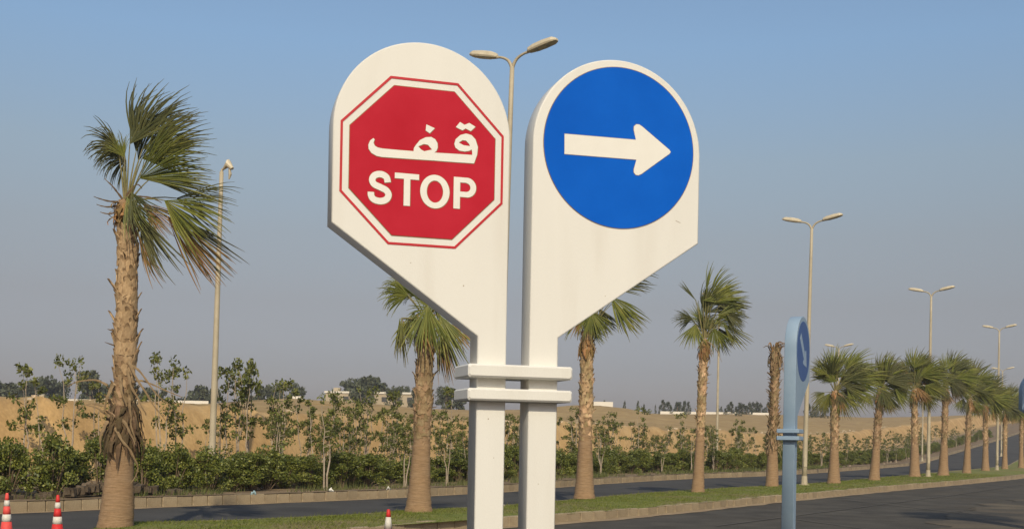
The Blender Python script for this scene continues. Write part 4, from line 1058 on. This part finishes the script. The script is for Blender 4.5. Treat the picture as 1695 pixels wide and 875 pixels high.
far = [(5,628,200,60),(28,628,200,55),(60,625,205,60),(92,630,210,50),(150,612,190,48),(170,628,215,45),(235,635,200,40),(262,640,205,30),(325,636,210,40),(350,642,215,30),(432,636,210,36),(458,634,215,40),(492,636,220,36),(582,628,225,42),(600,622,215,40),(626,622,222,44),(652,640,210,30),(668,640,225,28),(690,644,215,24),(738,640,220,34),(760,644,225,28)]
fn = {}
for x_, y_, Y_, wpx in far:
    v = R.randrange(4); X, Zt = D(x_, y_, Y_); zb = zland(X, Y_)-.4; W = wpx/1924*Y_*1.15; Hh = max(1.5, Zt-zb)
    wh = LAND[0][1]
    for a, b in LAND:
        if x_ >= a: wh = b
    sz = 'broad' if wpx >= 44 else 'small' if wpx < 26 else 'rounded'
    base = (sz, wh); fn[base] = fn.get(base, 0)+1
    t = thing('horizon_tree', f'{ordn(fn[base])} {sz} tree from the left on the horizon {wh}', 'tree', (X, Y_, zb), R.uniform(0, 6.28), 'trees on the horizon')
    t.scale = (W/FTW[v], W/FTW[v], Hh/(FTH[v]*.92)); link('crown', FT[v][0], t); link('trunk', FT[v][1], t)

rr = random.Random(77); nn_ = 0
for x_ in [978,992,1000,1032,1034,1056,1066,1085,1092,1098,1106,1111,1117,1121,1126,1131,1134,1140,1188,1194,1201,1206,1211,1218,1224,1230,1236,1241,1247,1253,1259,1266,1272,1338,1346,1352,1358,1366]:
    Y_ = rr.uniform(215, 262); lone = x_ < 1095
    yt = 668-rr.uniform(-4, 9)+(.018*(x_-1150)) if not lone else 660+rr.uniform(-1, 9); yt += 3
    X, Zt = D(x_, yt, Y_); zb = zland(X, Y_)-.3; Hh = max(1.3, Zt-zb); v = rr.randrange(3); nn_ += 1
    wh = 'behind the twin sign'
    for a, b in LAND:
        if x_ >= a: wh = b
    t = thing('horizon_tree', f'{ordn(nn_)} feathery spiky tree from the left on the crest {wh}', 'tree', (X, Y_, zb), rr.uniform(0, 6), 'feathery trees on the dune crest')
    kx = rr.uniform(.45, .7) if lone else rr.uniform(.9, 1.5); t.scale = (kx*Hh/3.2, kx*Hh/3.2, Hh/3.3); link('crown', SP[v][0], t); link('trunk', SP[v][1], t)

# ------------------------------------------------------------------ dusty air
mb = MB(); box(mb, -4300, 4300, -4300, 4300, -1.1, 26)
hz = mb.obj('haze', []); struct(hz, 'stuff'); hz.data.materials.clear()
m = bpy.data.materials.new('haze'); m.use_nodes = True; nt = m.node_tree; nt.nodes.clear()
o = nt.nodes.new('ShaderNodeOutputMaterial'); v = nt.nodes.new('ShaderNodeVolumePrincipled')
v.inputs['Color'].default_value = (.84, .84, .86, 1); v.inputs['Density'].default_value = .00055; v.inputs['Anisotropy'].default_value = .2
nt.links.new(v.outputs[0], o.inputs['Volume']); hz.data.materials.append(m)
tag(hz, 'thin dusty air over the whole plain', 'haze')
